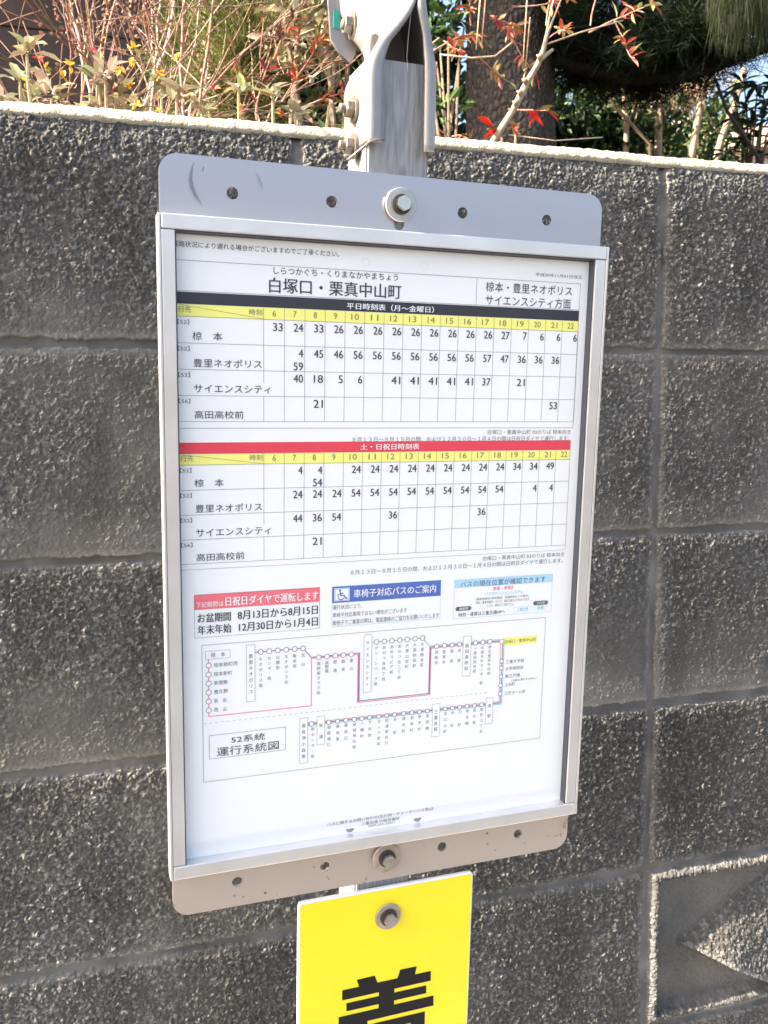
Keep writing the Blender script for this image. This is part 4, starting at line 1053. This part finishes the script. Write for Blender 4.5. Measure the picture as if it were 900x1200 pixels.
def bough(pts, r0_, r1_, dens, nt_, L, thick):
    P = [p-o0 for p in pts]
    lim.tube(P, [r0_+(r1_-r0_)*i/(len(P)-1) for i in range(len(P))], 8, DK, cap=False)
    for _ in range(dens):
        i = rng.randrange(len(P)-1); q = P[i].lerp(P[i+1], rng.random()); e = q+Vector((rng.uniform(-.8, .8)*thick, rng.uniform(-1, 1)*thick, rng.uniform(-.15, 1.0)*thick))
        lim.tube([q, (q+e)/2+rv(.02), e], [.007, .005, .003], 5, DK, cap=False)
        for _ in range(3): tuft(e+rv(.06), Vector((0, -.1, .3)), nt_, L, PN)
bough([at(905, 56, 1.9), at(866, 68, 1.9), at(841, 78, 1.95), at(800, 88, 2.0), at(750, 92, 2.1), at(700, 84, 2.15), at(655, 70, 2.2), at(630, 50, 2.28)], .012, .032, 150, 34, .085, .20)
bough([at(980, 20, 1.8), at(880, 18, 1.9), at(800, 40, 2.0), at(720, 50, 2.1), at(640, 40, 2.25)], .02, .04, 110, 30, .09, .20)
bough([at(820, 92, 2.2), at(760, 100, 2.2), at(712, 98, 2.25), at(668, 92, 2.3)], .008, .014, 90, 30, .08, .09)
bough([at(940, -40, 2.0), at(850, -30, 2.1), at(740, -20, 2.2), at(640, -10, 2.3)], .03, .05, 130, 28, .10, .26)
# near hanging needles at the top right corner
for _ in range(140):
    p = at(rng.uniform(838, 930), rng.uniform(-50, 22), rng.uniform(1.15, 1.4))-o0
    for _ in range(10): ned.leaf(p+rv(.02), Vector((rng.uniform(-.25, .2), 0, -1)), rv(1), .10, .0022, vary((.022, .028, .012), .3), .02, True)
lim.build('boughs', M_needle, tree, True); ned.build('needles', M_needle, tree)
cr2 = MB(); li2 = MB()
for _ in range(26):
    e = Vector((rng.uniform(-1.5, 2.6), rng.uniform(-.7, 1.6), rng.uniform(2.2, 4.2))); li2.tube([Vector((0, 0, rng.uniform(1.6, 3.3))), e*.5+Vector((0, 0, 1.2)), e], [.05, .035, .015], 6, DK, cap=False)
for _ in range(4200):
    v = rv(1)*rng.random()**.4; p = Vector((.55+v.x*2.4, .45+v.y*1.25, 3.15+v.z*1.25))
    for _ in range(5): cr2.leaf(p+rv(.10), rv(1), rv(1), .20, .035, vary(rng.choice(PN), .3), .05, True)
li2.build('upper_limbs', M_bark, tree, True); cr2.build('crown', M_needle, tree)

# bushes and bare stems further back on the right
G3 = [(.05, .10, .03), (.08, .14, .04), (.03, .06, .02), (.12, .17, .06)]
bk = 'bushes at the back of the garden'
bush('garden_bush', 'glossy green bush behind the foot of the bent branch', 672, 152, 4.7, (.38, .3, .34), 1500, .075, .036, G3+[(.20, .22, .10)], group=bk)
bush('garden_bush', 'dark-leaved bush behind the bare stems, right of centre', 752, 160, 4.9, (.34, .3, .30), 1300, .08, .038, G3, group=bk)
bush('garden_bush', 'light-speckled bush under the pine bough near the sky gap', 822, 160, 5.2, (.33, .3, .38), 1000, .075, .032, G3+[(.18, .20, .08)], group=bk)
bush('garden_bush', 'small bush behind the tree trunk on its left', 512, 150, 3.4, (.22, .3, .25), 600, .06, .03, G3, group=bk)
def bare_stem(label, pts, Y, r, col):
    P = [at(x, y, Y) for x, y in pts]; o1 = Vector((P[0].x, P[0].y, -.02)); root = thing('bare_stem', label, 'stem', o1, 'bare stems at the back of the garden')
    b = MB(); b.tube([o1*1.0]+P, [r*1.05]+[r*(1-.3*i/len(P)) for i in range(len(P))], 8, col)
    for _ in range(5):
        q = P[rng.randrange(1, len(P))]; grow(b, q.copy(), Vector((rng.uniform(-1, 1), 0, 1)), .22, r*.3, 1, col, .05, .3, 2)
    for v in b.v: v -= o1
    b.build('branches', M_bark, root, True)
STC = (.42, .33, .22)
bare_stem('straight pale stem left of the leaning brown one', [(733, 190), (734, 160), (732, 130), (730, 95)], 4.3, .020, STC)
bare_stem('tan stem beside the dark-leaved bush', [(808, 195), (816, 150), (822, 110), (828, 85)], 4.5, .026, STC)
bare_stem('thin tan stem leaning left of the sky gap', [(838, 192), (846, 160), (862, 120), (872, 80)], 4.4, .024, (.36, .28, .2))
bare_stem('dark curved stem crossing the sky gap', [(892, 190), (872, 160), (852, 130), (838, 92)], 2.6, .009, (.07, .055, .045))
bare_stem('brown stem slanting under the pine bough', [(762, 170), (742, 148), (720, 124), (704, 98)], 4.2, .012, (.22, .15, .10))
# tangle of dry vines
c = at(772, 108, 4.6); o0v = Vector((c.x, c.y, -.02)); vine = thing('dry_vine', 'tangle of straw-coloured dry vine under the pine bough', 'vine', o0v); b = MB()
for _ in range(150):
    p = at(rng.uniform(735, 822), rng.uniform(112, 138), rng.uniform(4.5, 4.9)); grow(b, p, Vector((rng.uniform(-.6, .6), 0, 1)), rng.uniform(.25, .5), .005, 1, vary((.52, .38, .25), .25), .06, .45, 2)
b.tube([o0v, at(772, 150, 4.6), at(772, 120, 4.6)], [.03, .025, .02], 8, STC)
for v in b.v: v -= o0v
b.build('twig', M_bark, vine)
# broad-leaved shrub against the sky
c = at(882, 130, 2.9); o0r = Vector((c.x, c.y, -.02)); rh = thing('broad_leaved_shrub', 'shrub with whorls of broad dark leaves outlined against the bright sky', 'shrub', o0r); b = MB(); s_ = MB()
for (x, y) in ((858, 108), (872, 96), (888, 100), (898, 118), (880, 128), (862, 138), (895, 140), (906, 96), (884, 150), (905, 165), (868, 165), (850, 178), (893, 182), (915, 130)):
    p = at(x, y, 2.9+rng.uniform(-.1, .1)); s_.tube([Vector((c.x+rng.uniform(-.05, .05), c.y, -.02)), (p+c)/2+Vector((0, 0, -.12)), p], [.007, .005, .003], 6, (.12, .09, .06), cap=False)
    for i in range(9):
        a = i*.7; b.leaf(p+rv(.01), Vector((math.cos(a), math.sin(a)*.8, rng.uniform(-.5, .5))), Vector((0, 0, 1)), .105*rng.uniform(.8, 1.2), .032, vary(rng.choice(DKGREEN), .25), .2)
for v in b.v: v -= o0r
for v in s_.v: v -= o0r
s_.build('stem', M_bark, rh); b.build('foliage', M_leaf, rh)
# tall evergreen hedge far behind the trunk, dark
def hedge(label, x0, x1, ytop, Y, n, cols):
    a, e = at(x0, ytop, Y), at(x1, ytop, Y); c = (a+e)/2; o1 = Vector((c.x, c.y, -.02)); root = thing('evergreen_hedge', label, 'hedge', o1); b = MB()
    for _ in range(n):
        t = rng.random(); p = a.lerp(e, t); p.z = rng.uniform(.1, a.z*(.86+.18*math.sin(t*9+1)**2)); p.y += rng.uniform(-.25, .25)
        q = Vector((p.x, p.y, p.z))
        for _ in range(6): b.leaf(q+rv(.10)-o1, rv(1)+Vector((0, -.3, .3)), rv(1)+Vector((0, 0, .5)), .10, .05, vary(rng.choice(cols), .3), .15, True)
    s_ = MB()
    for i in range(6): 
        q = a.lerp(e, (i+.5)/6)-o1; s_.tube([Vector((q.x, q.y, 0)), Vector((q.x, q.y, q.z*.8))], [.03, .02], 7, (.09, .07, .05))
    s_.build('trunk', M_bark, root); b.build('foliage', M_leaf, root)
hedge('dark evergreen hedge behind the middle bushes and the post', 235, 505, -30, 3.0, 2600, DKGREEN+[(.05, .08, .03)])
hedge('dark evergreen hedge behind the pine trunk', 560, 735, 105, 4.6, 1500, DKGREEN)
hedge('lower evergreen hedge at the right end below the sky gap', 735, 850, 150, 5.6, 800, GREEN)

# dark board-clad shed at the back left
sh = at(232, 60, 2.2); shx = sh.x; shed = thing('garden_shed', 'dark brown board-clad shed behind the bare shrubs', 'shed', (shx-1.6, 3.0, -.02)); b = MB()
for i in range(22):
    z0 = -.0+i*.105; b.box(-1.6, 1.6, -.80-.004*(i % 2), -.78, z0, z0+.1045, .003)
M_board = mat('stained_boards', (.050, .032, .026), .75, var=(14, .35), bump=(70, .3, .004))
b.box(-1.6, 1.6, -.775, 1.2, 0, 2.3); b.build('wall', M_board, shed)
r_ = MB(); r_.box(-1.9, 1.9, -1.1, 1.5, 2.32, 2.40, .01); r_.build('roof', mat('shed_roof', (.16, .16, .17), .6, var=(8, .15)), shed)
# house roof far off at the right
hp = at(915, 168, 16); hs = thing('house', 'distant beige house low in the right-hand sky gap', 'house', (hp.x+2, hp.y+2, STREET)); b = MB(); hz = hp.z-STREET
b.box(-3, 3, -2, 2, 0, hz-.2); b.build('wall', mat('beige_render', (.55, .45, .36), .9, var=(3, .08)), hs)
r_ = MB(); k = 0; r_.v = [Vector(v) for v in ((-3.3, -2.3, hz-.2), (3.3, -2.3, hz-.2), (3.3, 2.3, hz-.2), (-3.3, 2.3, hz-.2), (-3.3, 0, hz+1.1), (3.3, 0, hz+1.1))]
r_.f = [[0, 1, 5, 4], [2, 3, 4, 5], [0, 4, 3], [1, 2, 5], [0, 3, 2, 1]]; r_.build('roof', mat('tan_roof', (.40, .30, .22), .8, var=(5, .1)), hs)
wn = MB(); wn.box(-1.2, .2, -2.03, -2.0, 1.0, 2.2); wn.build('window', mat('window_glass', (.05, .07, .09), .1), hs)
